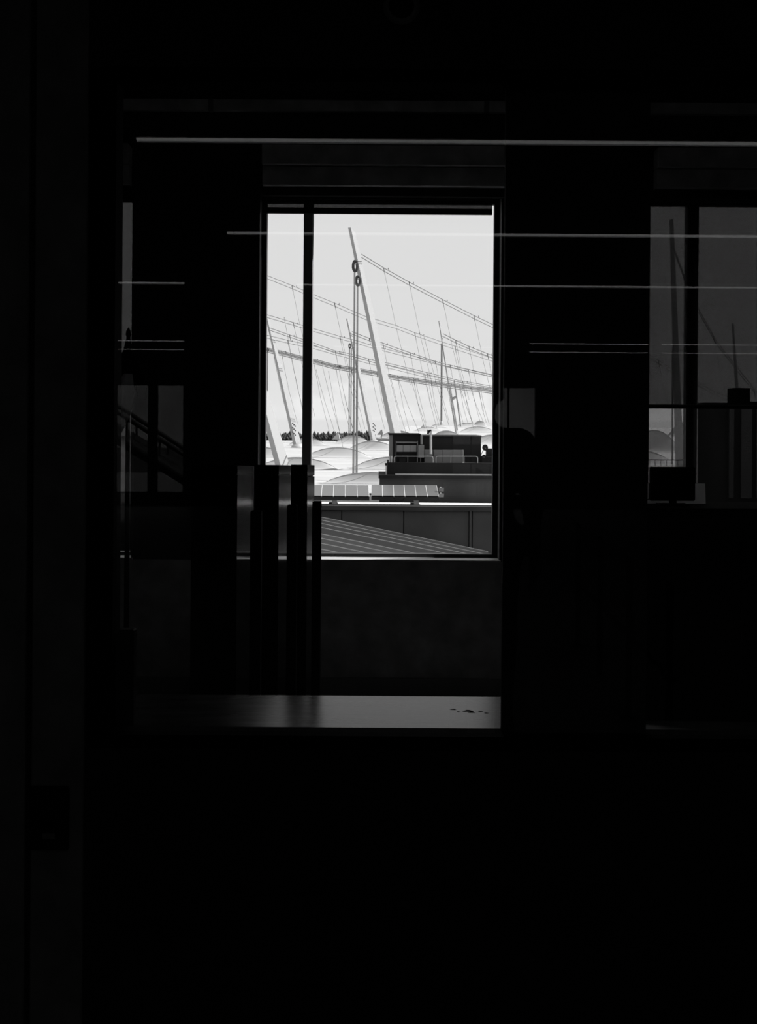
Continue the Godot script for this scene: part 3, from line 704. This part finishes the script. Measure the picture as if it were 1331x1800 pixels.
	for i in 13:
		part(gr, "baluster", MB.new().tube([P(1102 + i * 10, 823, 140), P(1102 + i * 10, 808, 140)], 0.03, -1, 5), mats["plant cladding"])

# ---------------------------------------------------------------- fabric roofs
const SHEET := -5.5

func sheet_at(d: float) -> float:
	return SHEET + maxf(0.0, (d - 466.0) / 620.0) * 2.6

func vault(px: float, py: float, d: float, wpx: float, reach: float, label: String) -> void:
	var base := sheet_at(d + reach)
	var depth := reach * 0.45
	var c := P(px, py, d)
	var a := wpx / 2.0 / F * d
	var hgt := maxf(c.y - base, 0.6)
	var t := thing("fabric_vault", label, "tent roof", Vector3(c.x, base, c.z), "white fabric roof vaults outside")
	var arch := func(s: float) -> float: return base - 0.02 + hgt * pow(maxf(0.0, 1.0 - s * s), 0.85)
	part(t, "fabric", MB.new().grid(func(u: float, v: float) -> Vector3:
		var s := u * 2.0 - 1.0
		var k := v * 2.0 - 1.0                    # -1 behind, 0 at the ridge, 1 in front
		var fall := pow(1.0 - absf(k), 1.9) if k > 0.0 else pow(1.0 - absf(k), 1.5)
		var y: float = base - 0.02 + (arch.call(s) - base + 0.02) * fall
		return Vector3(c.x + s * a * (1.0 + 0.18 * absf(k)), y, c.z + (k * depth if k > 0.0 else k * depth * 2.0) + 0.10 * a * s * s), 40, 40, Vector3.UP), mats["roof fabric"])
	var p := []
	for i in 25:
		var s := -0.96 + 1.92 * i / 24.0
		p.append(Vector3(c.x + s * a, arch.call(s) + 0.03, c.z + 0.10 * a * s * s))
	part(t, "ridge_cable", MB.new().tube(p, 0.045 * d / 270.0, -1, 5), mats["galvanised"])
	var q := []
	for i in 13:
		var k := i / 12.0 * 0.9
		var s := -0.05 - 0.75 * k
		q.append(Vector3(c.x + s * a * (1.0 + 0.18 * k), base + 0.03 + (arch.call(s) - base) * pow(1.0 - k, 1.9), c.z + k * depth + 0.10 * a * s * s))
	part(t, "seam", MB.new().tube(q, 0.03 * d / 270.0, -1, 4), mats["galvanised"])

func build_tents() -> void:
	var sh := thing("fabric_sheet", "wide white fabric roof sheet spreading below all the vaults", "tent roof", Vector3(60, SHEET, -400))
	part(sh, "fabric", MB.new().grid(func(u: float, v: float) -> Vector3:
		var d := 136.0 + v * v * 330.0
		var x := lerpf(-260.0, 330.0, u)
		return Vector3(x, SHEET - 0.06, -d), 120, 60, Vector3.UP), mats["roof fabric"])
	part(sh, "fabric_far", MB.new().grid(func(u: float, v: float) -> Vector3:
		var d := 466.0 + v * 620.0
		var x := lerpf(4.0 + v * 18.0, 420.0, u)
		return Vector3(x, sheet_at(d) - 0.06, -d), 60, 24, Vector3.UP), mats["roof fabric"])
	part(sh, "edge_beam", MB.new().box(Vector3(-260, SHEET - 3.0, -136.2), Vector3(330, SHEET - 0.3, -135.6)), mats["roof membrane"])
	vault(594, 786.5, 262, 112, 5.0, "large white fabric vault in the middle of the view, below the tree line")
	vault(655, 775, 330, 82, 5.0, "white fabric vault to the left of the plant building, second row")
	vault(620, 766, 420, 60, 5.0, "white fabric vault crossed by the twin stay cables, third row")
	vault(541, 770, 380, 66, 5.0, "white fabric vault half hidden behind the dark window mullion")
	vault(655, 830, 156, 168, 2.4, "grey fronted fabric vault nearest to us, above the solar arrays")
	vault(692, 803, 205, 142, 4.2, "white fabric vault running in behind the dark plant building")
	vault(522, 804, 200, 142, 4.0, "white fabric vault low down behind the cabinets and the mullion")
	vault(464, 786, 262, 70, 4.5, "white fabric vault cut by the left edge of the bright window")
	vault(700, 757, 520, 66, 6.0, "white fabric vault meeting the foot of the tall main mast")
	vault(752, 750.5, 760, 44, 9.0, "small pale fabric vault above the flue pipe")
	vault(771, 745, 980, 27, 9.0, "small grey fabric vault at the foot of the thin vertical stay")
	vault(785, 757, 500, 58, 6.0, "white fabric vault rising just over the plant building roof")
	vault(821, 743.5, 1000, 40, 10.0, "small pale fabric vault beside the twin legged mast")
	vault(844, 739.8, 1080, 24, 8.0, "smallest grey fabric vault, highest at the right")
	vault(840, 750, 720, 62, 9.0, "white fabric vault above the satellite dishes")
	vault(866, 764, 430, 76, 6.0, "white fabric vault at the right jamb of the bright window")
	vault(1150, 756, 330, 92, 5.0, "white fabric vault seen dimly through the screened window")
	vault(1205, 742, 620, 60, 8.0, "far fabric vault behind the mast in the screened window")
	vault(1120, 790, 230, 130, 4.5, "near fabric vault seen dimly through the screened window beside the black panel")
	vault(240, 770, 360, 90, 5.0, "white fabric vault outside the narrow window behind the flag")
	# small gable hoods between the vaults
	for g in [[594.0, 761.5, 430.0, 5.0, "small grey gable hood under the tree line"], [671.0, 755.5, 500.0, 4.0, "small grey gable hood left of the main mast foot"], [744.5, 747.0, 780.0, 3.6, "small grey gable hood above the dark bay opening"]]:
		var c := P(g[0], g[1], g[2])
		var r: float = g[3] / F * g[2]
		var t := thing("gable_hood", g[4], "roof hood", Vector3(c.x, SHEET, c.z), "gable hoods on the fabric roof")
		var by := c.y - r * 2.2
		part(t, "hood_shell", MB.new().hexa([Vector3(c.x - r * 2.0, by, c.z), Vector3(c.x + r * 0.7, by, c.z), Vector3(c.x + r * 0.9, by, c.z - r * 2), Vector3(c.x - r * 1.6, by, c.z - r * 2), Vector3(c.x - r * 0.25, c.y, c.z), Vector3(c.x + r * 0.25, c.y, c.z), Vector3(c.x + r * 0.3, c.y - 0.1, c.z - r * 2), Vector3(c.x - r * 0.2, c.y - 0.1, c.z - r * 2)]), mats["roof fabric"])
		part(t, "hood_post", MB.new().tube([Vector3(c.x, sheet_at(g[2]), c.z - r), Vector3(c.x, by + 0.1, c.z - r)], r * 0.25, -1, 6), mats["mast paint"])

# ---------------------------------------------------------------- masts and their stays
func mast(tx: float, ty: float, bx: float, by: float, d: float, wt: float, wb: float, label: String, turn := -0.1) -> Node3D:
	var a := P(tx, ty, d); var b := P(bx, by, d)
	var s := d / F
	var t := thing("mast", label, "mast", b, "tall leaning masts of the fabric roof")
	var sy := sheet_at(d) + 0.02
	var low := b + (b - a) * ((sy - b.y) / (b.y - a.y)) if b.y > sy else b + (b - a).normalized() * 0.5
	var wl := (wb + (wb - wt) * (low - b).length() / (b - a).length()) * s
	var ring := func(c: Vector3, w: float) -> Array:
		return [c + Vector3(-w * 0.5, 0, 0), c + Vector3(w * turn, 0, w * 0.16), c + Vector3(w * 0.5, 0, -w * 0.8), c + Vector3(-w * 0.1, 0, -w * 0.95)]
	var lo: Array = ring.call(low, wl)
	var hi: Array = ring.call(a, wt * s)
	hi[2] += Vector3(0, -0.5 * wt * s, 0)
	part(t, "shaft", MB.new().hexa([lo[0], lo[1], lo[2], lo[3], hi[0], hi[1], hi[2], hi[3]]), mats["mast paint"])
	part(t, "shoe", MB.new().lathe(low, Vector3.UP, [[0.0, 0.0], [0.0, wl * 0.9], [0.3, wl * 0.8], [0.9, wl * 0.5]], 10), mats["galvanised"])
	return t

func stay(x0: float, y0: float, x1: float, y1: float, d: float, d1: float, wpx: float, ring: float, label: String) -> void:
	var a := P(x0, y0, d); var b := P(x1, y1, d1)
	var s := d / F
	var t := thing("stay_cable", label, "cable", b, "upright stay cables of the masts")
	for k in [-1, 1]:
		var o := Vector3(k * wpx * 0.26 * s, 0, 0)
		part(t, "strand", MB.new().tube([b + o, a + o], wpx * 0.23 * s, -1, 6), mats["stay steel"])
	part(t, "socket", MB.new().lathe(b + Vector3(0, -1.0 * s, 0), Vector3.UP, [[0.0, 0.0], [0.0, wpx * 0.7 * s], [4.0 * s, wpx * 0.7 * s], [7.0 * s, wpx * 0.4 * s]], 8), mats["galvanised"])
	if ring > 0.0:
		var p := []
		for i in 15:
			var an := TAU * i / 14.0
			p.append(a + Vector3(sin(an) * ring * 0.4 + ring * 0.1, ring + cos(an) * ring, 0) * s)
		part(t, "shackle", MB.new().tube(p, ring * 0.27 * s, -1, 8, false), mats["link steel"])
		part(t, "pin", MB.new().tube([a + Vector3(ring * 0.2, ring * 1.4, -2.0) * s, a + Vector3(ring * 0.2, ring * 1.4, 2.0) * s], ring * 0.18 * s, -1, 8), mats["mast paint"])

func build_masts() -> void:
	mast(618, 400, 697, 768, 200, 12, 20.5, "tallest white mast leaning left in the middle of the bright window")
	var m := mast(470, 556, 519.5, 769, 350, 7, 13.5, "white leaning mast at the left edge of the bright window, with lamps at its foot")
	for i in 9:
		var c := P(514.5 + (i % 3) * 2.2, 744 + i * 2.6, 349.0)
		part(m, "floodlight", MB.new().lathe(c, Vector3(0.3, 0, 1), [[-0.2, 0.0], [-0.1, 0.16], [0.1, 0.2], [0.12, 0.0]], 8), mats["link steel"])
	m = mast(611, 560, 654.5, 763, 430, 5, 11, "thin white mast just right of the twin stay cables, with lamps at its foot")
	for i in 8:
		var c := P(656.0 + (i % 3) * 1.8, 745 + i * 1.9, 429.0)
		part(m, "floodlight", MB.new().lathe(c, Vector3(0.3, 0, 1), [[-0.2, 0.0], [-0.1, 0.16], [0.1, 0.2], [0.12, 0.0]], 8), mats["link steel"])
	m = mast(772.5, 564, 801.5, 749, 560, 3.4, 6, "distant thin mast on the right with a second leg and a cross brace")
	var s := 560.0 / F
	part(m, "second_leg", MB.new().tube([P(799, 668, 561), P(810.5, 750, 561)], 1.4 * s, 1.7 * s, 4), mats["mast paint"])
	part(m, "cross_brace", MB.new().tube([P(794.5, 702, 560.5), P(802, 697.5, 560.5)], 2.2 * s, -1, 4), mats["mast paint"])
	mast(408, 500, 496, 818, 170, 14, 24, "near white mast passing low at the left edge of the bright window")
	mast(1181, 386, 1196, 818, 190, 8, 17, "dim leaning mast seen through the screened window, left pane", 0.34)
	mast(1288.5, 568, 1297, 700, 330, 4.5, 7, "dim short mast above the dark block in the screened window", 0.34)
	stay(623.6, 477, 621.2, 846, 199, 160, 3.0, 9.2, "longer dark stay cable hanging from the main mast, left of the pair")
	stay(628.6, 502, 627.0, 846, 199, 160, 3.0, 8.4, "shorter dark stay cable hanging from the main mast, right of the pair")
	stay(614.6, 612, 613.6, 761, 429, 415, 1.8, 4.0, "thin stay cable close beside the thin white mast, left of its pair")
	stay(617.8, 612, 617.0, 761, 429, 415, 1.8, 0.0, "thin stay cable close beside the thin white mast, right of its pair")
	stay(776.8, 604, 776.0, 746, 559, 540, 3.2, 0.0, "thin vertical stay cable under the distant right mast")
	stay(470.8, 618, 470.2, 694, 349, 340, 2.0, 3.0, "short stay cable at the left edge of the bright window")
	stay(1183, 610, 1182, 815, 189, 175, 3.0, 0.0, "dim stay cable under the mast in the screened window")

# ---------------------------------------------------------------- suspension cables
func cable(pts: Array, lines: Array, d0: float, d1: float, wpx: float, hangs: Array, label: String) -> void:
	# pts: measured places; lines: how far below each line runs, at either end; hangs: [share along, length in pixels]
	var t := thing("suspension_cable", label, "cable", P(pts[0][0], pts[0][1], d0), "suspension cables of the fabric roof")
	var x0: float = pts[0][0]; var x1: float = pts[-1][0]
	var at := func(x: float, off: Array) -> Vector3:
		var k := (x - x0) / (x1 - x0)
		var i := 0
		while i < pts.size() - 2 and pts[i + 1][0] < x: i += 1
		var y: float = lerpf(pts[i][1], pts[i + 1][1], (x - pts[i][0]) / (pts[i + 1][0] - pts[i][0]))
		return P(x, y + lerpf(off[0], off[1], k), lerpf(d0, d1, k))
	var sm := (d0 + d1) / 2.0 / F
	for off in lines:
		var p := []
		for q in pts: p.append(at.call(q[0], off))
		part(t, "cable_line", MB.new().tube(p, wpx / 2.0 * sm, -1, 5), mats["cable steel"])
	for h in hangs:
		var x: float = lerpf(x0, x1, h[0])
		var a: Vector3 = at.call(x, lines[0]); var b: Vector3 = at.call(x, lines[-1])
		var s := -a.z / F
		var cl := part(t, "clamp", MB.new().tube([a + Vector3(-0.6, 1.0, 0) * s, b + Vector3(0.6, -1.2, 0) * s, b + Vector3(2.0, -7.0, 0) * s], 0.75 * s, 0.3 * s, 5), mats["link steel"])
		part(cl, "bird_spike", MB.new().tube([a + Vector3(7.5, -2.6, 0) * s, a + Vector3(7.5, 0.2, 0) * s], 0.6 * s, 0.4 * s, 4), mats["link steel"])
		if h[1] > 0.0:
			var e := b + Vector3(h[1] * 0.24, -h[1], 0) * s
			part(t, "hanger", MB.new().tube([b + Vector3(2.0, -7.0, 0) * s, b.lerp(e, 0.5) + Vector3(-1.5, 0, 0) * s, e], 0.24 * s, -1, 4), mats["cable steel"])

func build_cables() -> void:
	var two := [[0.0, 0.0], [5.5, 5.5]]
	cable([[636, 447], [675, 471], [720, 496], [779, 527], [834, 555], [880, 577], [960, 606], [1150, 655]], two, 199, 330, 1.1, [[0.076, 200], [0.163, 180], [0.278, 150], [0.385, 160]], "highest double cable, running right from the head of the main mast")
	cable([[380, 445], [469, 484], [514, 502], [552, 518], [589, 533], [621, 547], [642, 556], [696, 572], [730, 585], [774, 600], [867, 630], [960, 655]], two, 260, 360, 0.95, [[0.231, 130], [0.36, 180], [0.603, 120], [0.725, 130]], "second highest double cable, crossing the whole bright window")
	cable([[380, 524], [469, 553], [516, 567], [552, 578], [597, 591], [631, 600], [653, 607], [716, 623], [770, 637], [867, 659], [960, 678]], [[0.0, 0.0], [5.0, 4.0]], 300, 420, 1.0, [[0.235, 160], [0.376, 170], [0.5, 130], [0.71, 100]], "third double cable from the top, crossing the whole bright window")
	cable([[473, 576], [510, 589], [552, 603], [590, 617], [622, 623], [661, 635], [681, 638], [751, 655], [808, 669], [867, 679], [960, 692]], [[0.0, 0.0], [4.0, 2.5]], 345, 470, 1.1, [[0.075, 0], [0.24, 140], [0.36, 120], [0.57, 90], [0.70, 80]], "double cable starting at the head of the mast at the left window edge")
	cable([[400, 574], [469, 589], [505, 598], [552, 608], [590, 619], [653, 636], [700, 647], [755, 661], [867, 683], [960, 697]], [[0.0, 0.0], [5.5, 3.0]], 320, 450, 0.9, [[0.19, 150], [0.34, 150], [0.62, 90]], "thin double cable just below the cable of the left mast")
	cable([[619, 583], [650, 595], [673, 603], [721, 620], [762, 634], [776, 638], [825, 650], [867, 660], [960, 680]], [[0.0, 0.0], [4.5, 2.0]], 430, 520, 1.2, [[0.09, 0], [0.16, 130], [0.3, 120], [0.43, 100], [0.6, 90]], "double cable running right from the head of the thin white mast")
	cable([[780, 587], [801.5, 598], [825, 609], [858, 622], [900, 638], [960, 655]], [[0.0, 0.0], [5.0, 3.0]], 560, 640, 1.2, [[0.12, 100], [0.25, 110], [0.43, 90]], "double cable running right from the head of the distant right mast")
	cable([[400, 600], [472, 614], [495.5, 619], [530, 628], [552, 633], [590, 643], [622, 648], [664, 655], [686, 660], [726.5, 666], [758, 670.5], [789, 675.5], [867, 685], [960, 698]], [[-2.0, -1.0], [0.0, 1.0], [1.2, 2.6], [3.0, 4.2], [5.5, 7.0]], 380, 520, 1.5, [[0.17, 120], [0.27, 120], [0.34, 110], [0.39, 100], [0.47, 90], [0.535, 90], [0.585, 80], [0.64, 70], [0.69, 60], [0.73, 60], [0.79, 55]], "thick dark bundle of cables, lowest across the bright window")
	cable([[1184, 432], [1215, 520], [1260, 600], [1331, 690], [1420, 780]], two, 186, 260, 1.2, [[0.3, 100], [0.6, 60]], "dim double cable falling right from the mast in the screened window")
	cable([[1060, 590], [1140, 622], [1180, 648], [1260, 690], [1340, 720]], two, 240, 300, 1.1, [[0.35, 80]], "dim double cable sloping across the screened window's narrow pane")
	# fine ties from the bundle down to the fabric
	var k := 0
	var places := ["first one right of the dark mullion", "second one right of the dark mullion", "third one right of the dark mullion", "close to the left window edge", "just left of the dark mullion", "starting right beside the main mast", "second one right of the main mast", "third one right of the main mast", "crossing the distant thin mast", "first one right of the distant thin mast", "second one right of the distant thin mast", "last one before the right window edge", "very short, left of the plant building", "very short, right of the twin stay cables"]
	for q in [[556, 652, 590, 764], [566, 640, 602, 776], [578, 655, 605, 796], [482, 630, 512, 758], [500, 560, 536, 740], [686, 660, 714, 762], [700, 664, 738, 764], [724, 672, 752, 758], [745, 590, 790, 750], [812, 690, 832, 745], [828, 684, 850, 742], [846, 690, 860, 745], [660, 766, 667, 780], [645, 768, 652, 781]]:
		var d := 300.0 + 18.0 * k
		if q[3] > 765: d = 250.0 + 7.0 * k
		var a := P(q[0], q[1], d); var b := P(q[2], q[3], d)
		var t := thing("tie_wire", "thin tie wire over the fabric roof, " + places[k], "wire", b, "tie wires over the fabric roof")
		part(t, "wire_line", MB.new().tube([a, a.lerp(b, 0.5) + Vector3(-1.2, 0, 0) * d / F, b], 0.26 * d / F, -1, 4), mats["cable steel"])
		part(t, "wire_socket", MB.new().tube([a + Vector3(0, 2.5, 0) * d / F, a], 0.6 * d / F, 0.3 * d / F, 5), mats["link steel"])
		k += 1

# ---------------------------------------------------------------- the tree line
func build_trees() -> void:
	var rng := RandomNumberGenerator.new()
	rng.seed = 77
	var shapes := []
	for kind in 3:
		var mb := MB.new()
		var ph := rng.randf() * 6.0
		mb.grid(func(u: float, v: float) -> Vector3:
			var a := u * TAU
			var r := (3.2 - kind * 0.5) * sin(PI * pow(v, 0.75 + 0.25 * kind)) * (1.0 + 0.25 * sin(a * 3.0 + ph + v * 9.0) + 0.15 * sin(a * 5.0 - v * 14.0)) + 0.02
			return Vector3(cos(a) * r, 2.0 + v * 11.0, sin(a) * r), 12, 10, Vector3.UP)
		shapes.append(mesh(mb))
	var trunk := mesh(MB.new().tube([Vector3(0, -0.3, 0), Vector3(0, 4.0, 0)], 0.45, 0.3, 6))
	for s in shapes: s.surface_set_material(0, mats["tree green"])
	trunk.surface_set_material(0, mats["link steel"])
	var n := 62
	for i in n:
		var row := i % 4
		var px := 455.0 + 200.0 * i / n + rng.randf_range(-1.5, 1.5)
		var d := 1300.0 + row * 16.0 + rng.randf_range(-2, 2)
		var g := P(px, 760, d)
		var t := thing("tree", "dark tree in the distant tree line beyond the fabric roofs", "tree", Vector3(g.x, -25.0, g.z), "distant tree line")
		var grow := (P(px, 758.5 + rng.randf_range(-2.5, 3.0), d).y + 25.0) / 13.0
		t.scale = Vector3(0.85, grow, 0.85)
		t.rotation.y = rng.randf() * TAU
		for e in [["crown", shapes[i % 3]], ["trunk", trunk]]:
			var o := MeshInstance3D.new()
			o.name = e[0]
			o.mesh = e[1]
			t.add_child(o, true)

# ---------------------------------------------------------------- the yard behind the camera's room
func build_rear_yard() -> void:
	structure("ground_yard", MB.new().box(Vector3(-20, -0.5, 19.2), Vector3(20, -0.05, 38)), mats["parapet panel"])
	var b := thing("yard_building", "plain grey building across the yard behind the camera", "building", Vector3(0, -0.05, 36))
	part(b, "facade", MB.new().box(Vector3(-19, -0.05, 36), Vector3(19, 9, 37.5)), mats["yard wall"])
	part(b, "roof_edge", MB.new().box(Vector3(-19.2, 9, 35.8), Vector3(19.2, 9.3, 37.6)), mats["plant cladding"])
	part(b, "base_course", MB.new().box(Vector3(-19.05, -0.05, 35.95), Vector3(19.05, 0.7, 36)), mats["lower cladding"])
	var dv := 27.0
	var z := dv - 2.0 * ZG
	var at := func(px: float, py: float, dz: float) -> Vector3: return Vector3((px - CX) / F * dv, EYE.y + (HY - py) / F * dv, z + dz)
	var s := thing("outdoor_stair", "dark metal outdoor stair with a handrail in the yard", "stair", Vector3(-4.4, -0.05, z + 0.6))
	for dz in [0.0, 1.1]:
		part(s, "stringer", MB.new().tube([at.call(150.0, 738.0, dz), at.call(345.0, 855.0, dz)], 0.13, -1, 4), mats["black metal"])
		part(s, "handrail", MB.new().tube([at.call(150.0, 692.0, dz), at.call(345.0, 815.0, dz)], 0.045, -1, 8), mats["black metal"])
		for i in 4:
			var px := 165.0 + i * 58.0
			part(s, "baluster", MB.new().tube([at.call(px, 702.0 + i * 35.0, dz), at.call(px, 748.0 + i * 34.5, dz)], 0.025, -1, 6), mats["black metal"])
		for px in [160.0, 335.0]:
			var q: Vector3 = at.call(px, 745.0 + (px - 160.0) * 0.6, dz)
			part(s, "support", MB.new().tube([Vector3(q.x, -0.05, q.z), q], 0.05, -1, 8), mats["black metal"])
	for i in 8:
		var q: Vector3 = at.call(160.0 + i * 24.0, 744.0 + i * 14.4, 0.55)
		part(s, "tread", MB.new().box(q + Vector3(-0.14, -0.02, -0.5), q + Vector3(0.14, 0.02, 0.5)), mats["black metal"])

# ---------------------------------------------------------------- the person mirrored in the glass
func capsules(mb: MB, bones: Array, cell: float, soft: float) -> void:
	# bones: [a, b, ra, rb]; the joined field meshed as surface nets
	var lo := Vector3.INF; var hi := -Vector3.INF
	for b in bones:
		var r: float = maxf(b[2], b[3]) + cell * 2.5
		lo = lo.min(b[0] - Vector3(r, r, r)).min(b[1] - Vector3(r, r, r))
		hi = hi.max(b[0] + Vector3(r, r, r)).max(b[1] + Vector3(r, r, r))
	var nx := int((hi.x - lo.x) / cell) + 2; var ny := int((hi.y - lo.y) / cell) + 2; var nz := int((hi.z - lo.z) / cell) + 2
	var f := PackedFloat32Array()
	f.resize(nx * ny * nz); f.fill(1.0)
	var reach := soft + cell * 2.5
	for b in bones:
		var a: Vector3 = b[0]; var ab: Vector3 = b[1] - b[0]
		var l2 := maxf(ab.length_squared(), 1e-9)
		var r: float = maxf(b[2], b[3]) + reach
		var mn: Vector3 = (b[0].min(b[1]) - Vector3(r, r, r) - lo) / cell
		var mx: Vector3 = (b[0].max(b[1]) + Vector3(r, r, r) - lo) / cell
		for i in range(maxi(0, int(mn.x)), mini(nx, int(mx.x) + 1)):
			for j in range(maxi(0, int(mn.y)), mini(ny, int(mx.y) + 1)):
				for k in range(maxi(0, int(mn.z)), mini(nz, int(mx.z) + 1)):
					var p := lo + Vector3(i, j, k) * cell
					var t := clampf((p - a).dot(ab) / l2, 0.0, 1.0)
					var d: float = (p - a - ab * t).length() - lerpf(b[2], b[3], t)
					var id := (i * ny + j) * nz + k
					var g := f[id]
					var h := maxf(soft - absf(g - d), 0.0) / soft
					f[id] = minf(g, d) - h * h * soft * 0.25
	var at := {}
	var val := func(i: int, j: int, k: int) -> float: return f[(i * ny + j) * nz + k]
	for i in nx - 1:
		for j in ny - 1:
			for k in nz - 1:
				var base := (i * ny + j) * nz + k
				var inside := 0
				var c := [f[base], f[base + 1], f[base + nz], f[base + nz + 1], f[base + ny * nz], f[base + ny * nz + 1], f[base + ny * nz + nz], f[base + ny * nz + nz + 1]]
				for q in c: if q < 0.0: inside += 1
				if inside == 0 or inside == 8: continue
				var sum := Vector3.ZERO
				var n := 0
				for e in [[0, 1], [2, 3], [4, 5], [6, 7], [0, 2], [1, 3], [4, 6], [5, 7], [0, 4], [1, 5], [2, 6], [3, 7]]:
					var va: float = c[e[0]]; var vb: float = c[e[1]]
					if (va < 0.0) == (vb < 0.0): continue
					var pa := Vector3(e[0] >> 2, (e[0] >> 1) & 1, e[0] & 1); var pb := Vector3(e[1] >> 2, (e[1] >> 1) & 1, e[1] & 1)
					sum += pa.lerp(pb, va / (va - vb)); n += 1
				var gr := Vector3(c[4] + c[5] + c[6] + c[7] - c[0] - c[1] - c[2] - c[3], c[2] + c[3] + c[6] + c[7] - c[0] - c[1] - c[4] - c[5], c[1] + c[3] + c[5] + c[7] - c[0] - c[2] - c[4] - c[6]).normalized()
				at[base] = [lo + (Vector3(i, j, k) + sum / n) * cell, gr]
	for base in at:
		var k: int = base % nz
		var j: int = (base / nz) % ny
		var i: int = base / (ny * nz)
		var v0: float = f[base]
		for e in [[ny * nz, nz, 1], [nz, 1, ny * nz], [1, ny * nz, nz]]:
			if (v0 < 0.0) == (f[base + e[0]] < 0.0): continue
			var q := [base, base - e[1], base - e[1] - e[2], base - e[2]]
			if not (at.has(q[1]) and at.has(q[2]) and at.has(q[3])): continue
			var a: Array = at[q[0]]; var b: Array = at[q[1]]; var c2: Array = at[q[2]]; var d2: Array = at[q[3]]
			mb.tri(a[0], b[0], c2[0], a[1], b[1], c2[1]); mb.tri(a[0], c2[0], d2[0], a[1], c2[1], d2[1])

func build_person() -> void:
	var o := Vector3(0.52, 0, 0.5)
	var t := thing("person", "person in dark clothes standing, facing the glazing, hands at the sides", "person", o)
	var V := func(x: float, y: float, z: float) -> Vector3: return o + Vector3(x, y, z)
	var bones := [
		[V.call(0, 1.02, 0), V.call(0, 1.28, 0.01), 0.145, 0.15], [V.call(0, 1.28, 0.01), V.call(0, 1.45, 0.01), 0.15, 0.12],
		[V.call(-0.17, 1.49, 0.01), V.call(0.17, 1.49, 0.01), 0.075, 0.075], [V.call(-0.08, 1.0, 0), V.call(0.08, 1.0, 0), 0.13, 0.13],
		[V.call(0, 1.48, 0.01), V.call(0, 1.6, -0.01), 0.06, 0.055]]
	for s in [-1.0, 1.0]:
		bones.append_array([[V.call(s * 0.2, 1.47, 0.01), V.call(s * 0.25, 1.18, 0.03), 0.062, 0.048], [V.call(s * 0.25, 1.18, 0.03), V.call(s * 0.25, 0.94, -0.06), 0.046, 0.032],
			[V.call(s * 0.095, 0.97, 0), V.call(s * 0.11, 0.52, 0.0), 0.095, 0.06], [V.call(s * 0.11, 0.52, 0), V.call(s * 0.115, 0.11, 0.03), 0.06, 0.042],
			[V.call(s * 0.115, 0.06, 0.05), V.call(s * 0.13, 0.045, -0.17), 0.045, 0.04]])
	var body := MB.new()
	capsules(body, bones, 0.018, 0.05)
	part(t, "body", body, mats["dark cloth"])
	var head := MB.new()
	capsules(head, [[V.call(0, 1.76, 0.02), V.call(0, 1.74, -0.01), 0.092, 0.088], [V.call(0, 1.69, -0.045), V.call(0, 1.665, -0.05), 0.055, 0.045], [V.call(0, 1.725, -0.095), V.call(0, 1.70, -0.112), 0.011, 0.016],
		[V.call(-0.088, 1.74, 0.0), V.call(-0.09, 1.71, 0.0), 0.014, 0.011], [V.call(0.088, 1.74, 0.0), V.call(0.09, 1.71, 0.0), 0.014, 0.011], [V.call(-0.025, 1.663, -0.095), V.call(0.025, 1.663, -0.095), 0.008, 0.008], [V.call(0, 1.66, 0.0), V.call(0, 1.56, 0.0), 0.056, 0.058]], 0.008, 0.022)
	var hd := part(t, "head", head, mat("skin", 0.14, 0.6, 0.3))
	for s in [-1.0, 1.0]:
		part(hd, "eye", MB.new().lathe(V.call(s * 0.032, 1.735, -0.088), Vector3(0, 0, -1), [[-0.004, 0.011], [0.002, 0.010], [0.006, 0.005], [0.007, 0.0]], 10), mats["black metal"])
	var hair := MB.new()
	capsules(hair, [[V.call(0, 1.80, 0.02), V.call(0, 1.77, 0.05), 0.09, 0.088], [V.call(0, 1.77, 0.05), V.call(0, 1.69, 0.06), 0.075, 0.055]], 0.01, 0.03)
	part(t, "hair", hair, mats["dark cloth"])
	for s in [-1.0, 1.0]:
		var w: Vector3 = V.call(s * 0.25, 0.93, -0.065)
		var hb := [[w, w + Vector3(0, -0.07, -0.012), 0.026, 0.03], [w + Vector3(0, -0.06, -0.03), w + Vector3(0, -0.07, 0.018), 0.017, 0.017]]
		for i in 4:
			var zo := -0.034 + i * 0.018
			var ln: float = [0.068, 0.078, 0.072, 0.056][i]
			var k0 := w + Vector3(0, -0.085, zo)
			var k1 := k0 + Vector3(-s * 0.006, -ln * 0.55, -0.003)
			hb.append_array([[k0, k1, 0.0092, 0.0085], [k1, k1 + Vector3(-s * 0.018, -ln * 0.45, 0), 0.0085, 0.007]])
		hb.append_array([[w + Vector3(-s * 0.008, -0.03, -0.028), w + Vector3(-s * 0.016, -0.07, -0.052), 0.012, 0.010], [w + Vector3(-s * 0.016, -0.07, -0.052), w + Vector3(-s * 0.018, -0.1, -0.056), 0.010, 0.008]])
		var hm := MB.new()
		capsules(hm, hb, 0.005, 0.008)
		part(t, "hand", hm, mat("skin", 0.14, 0.6, 0.3))
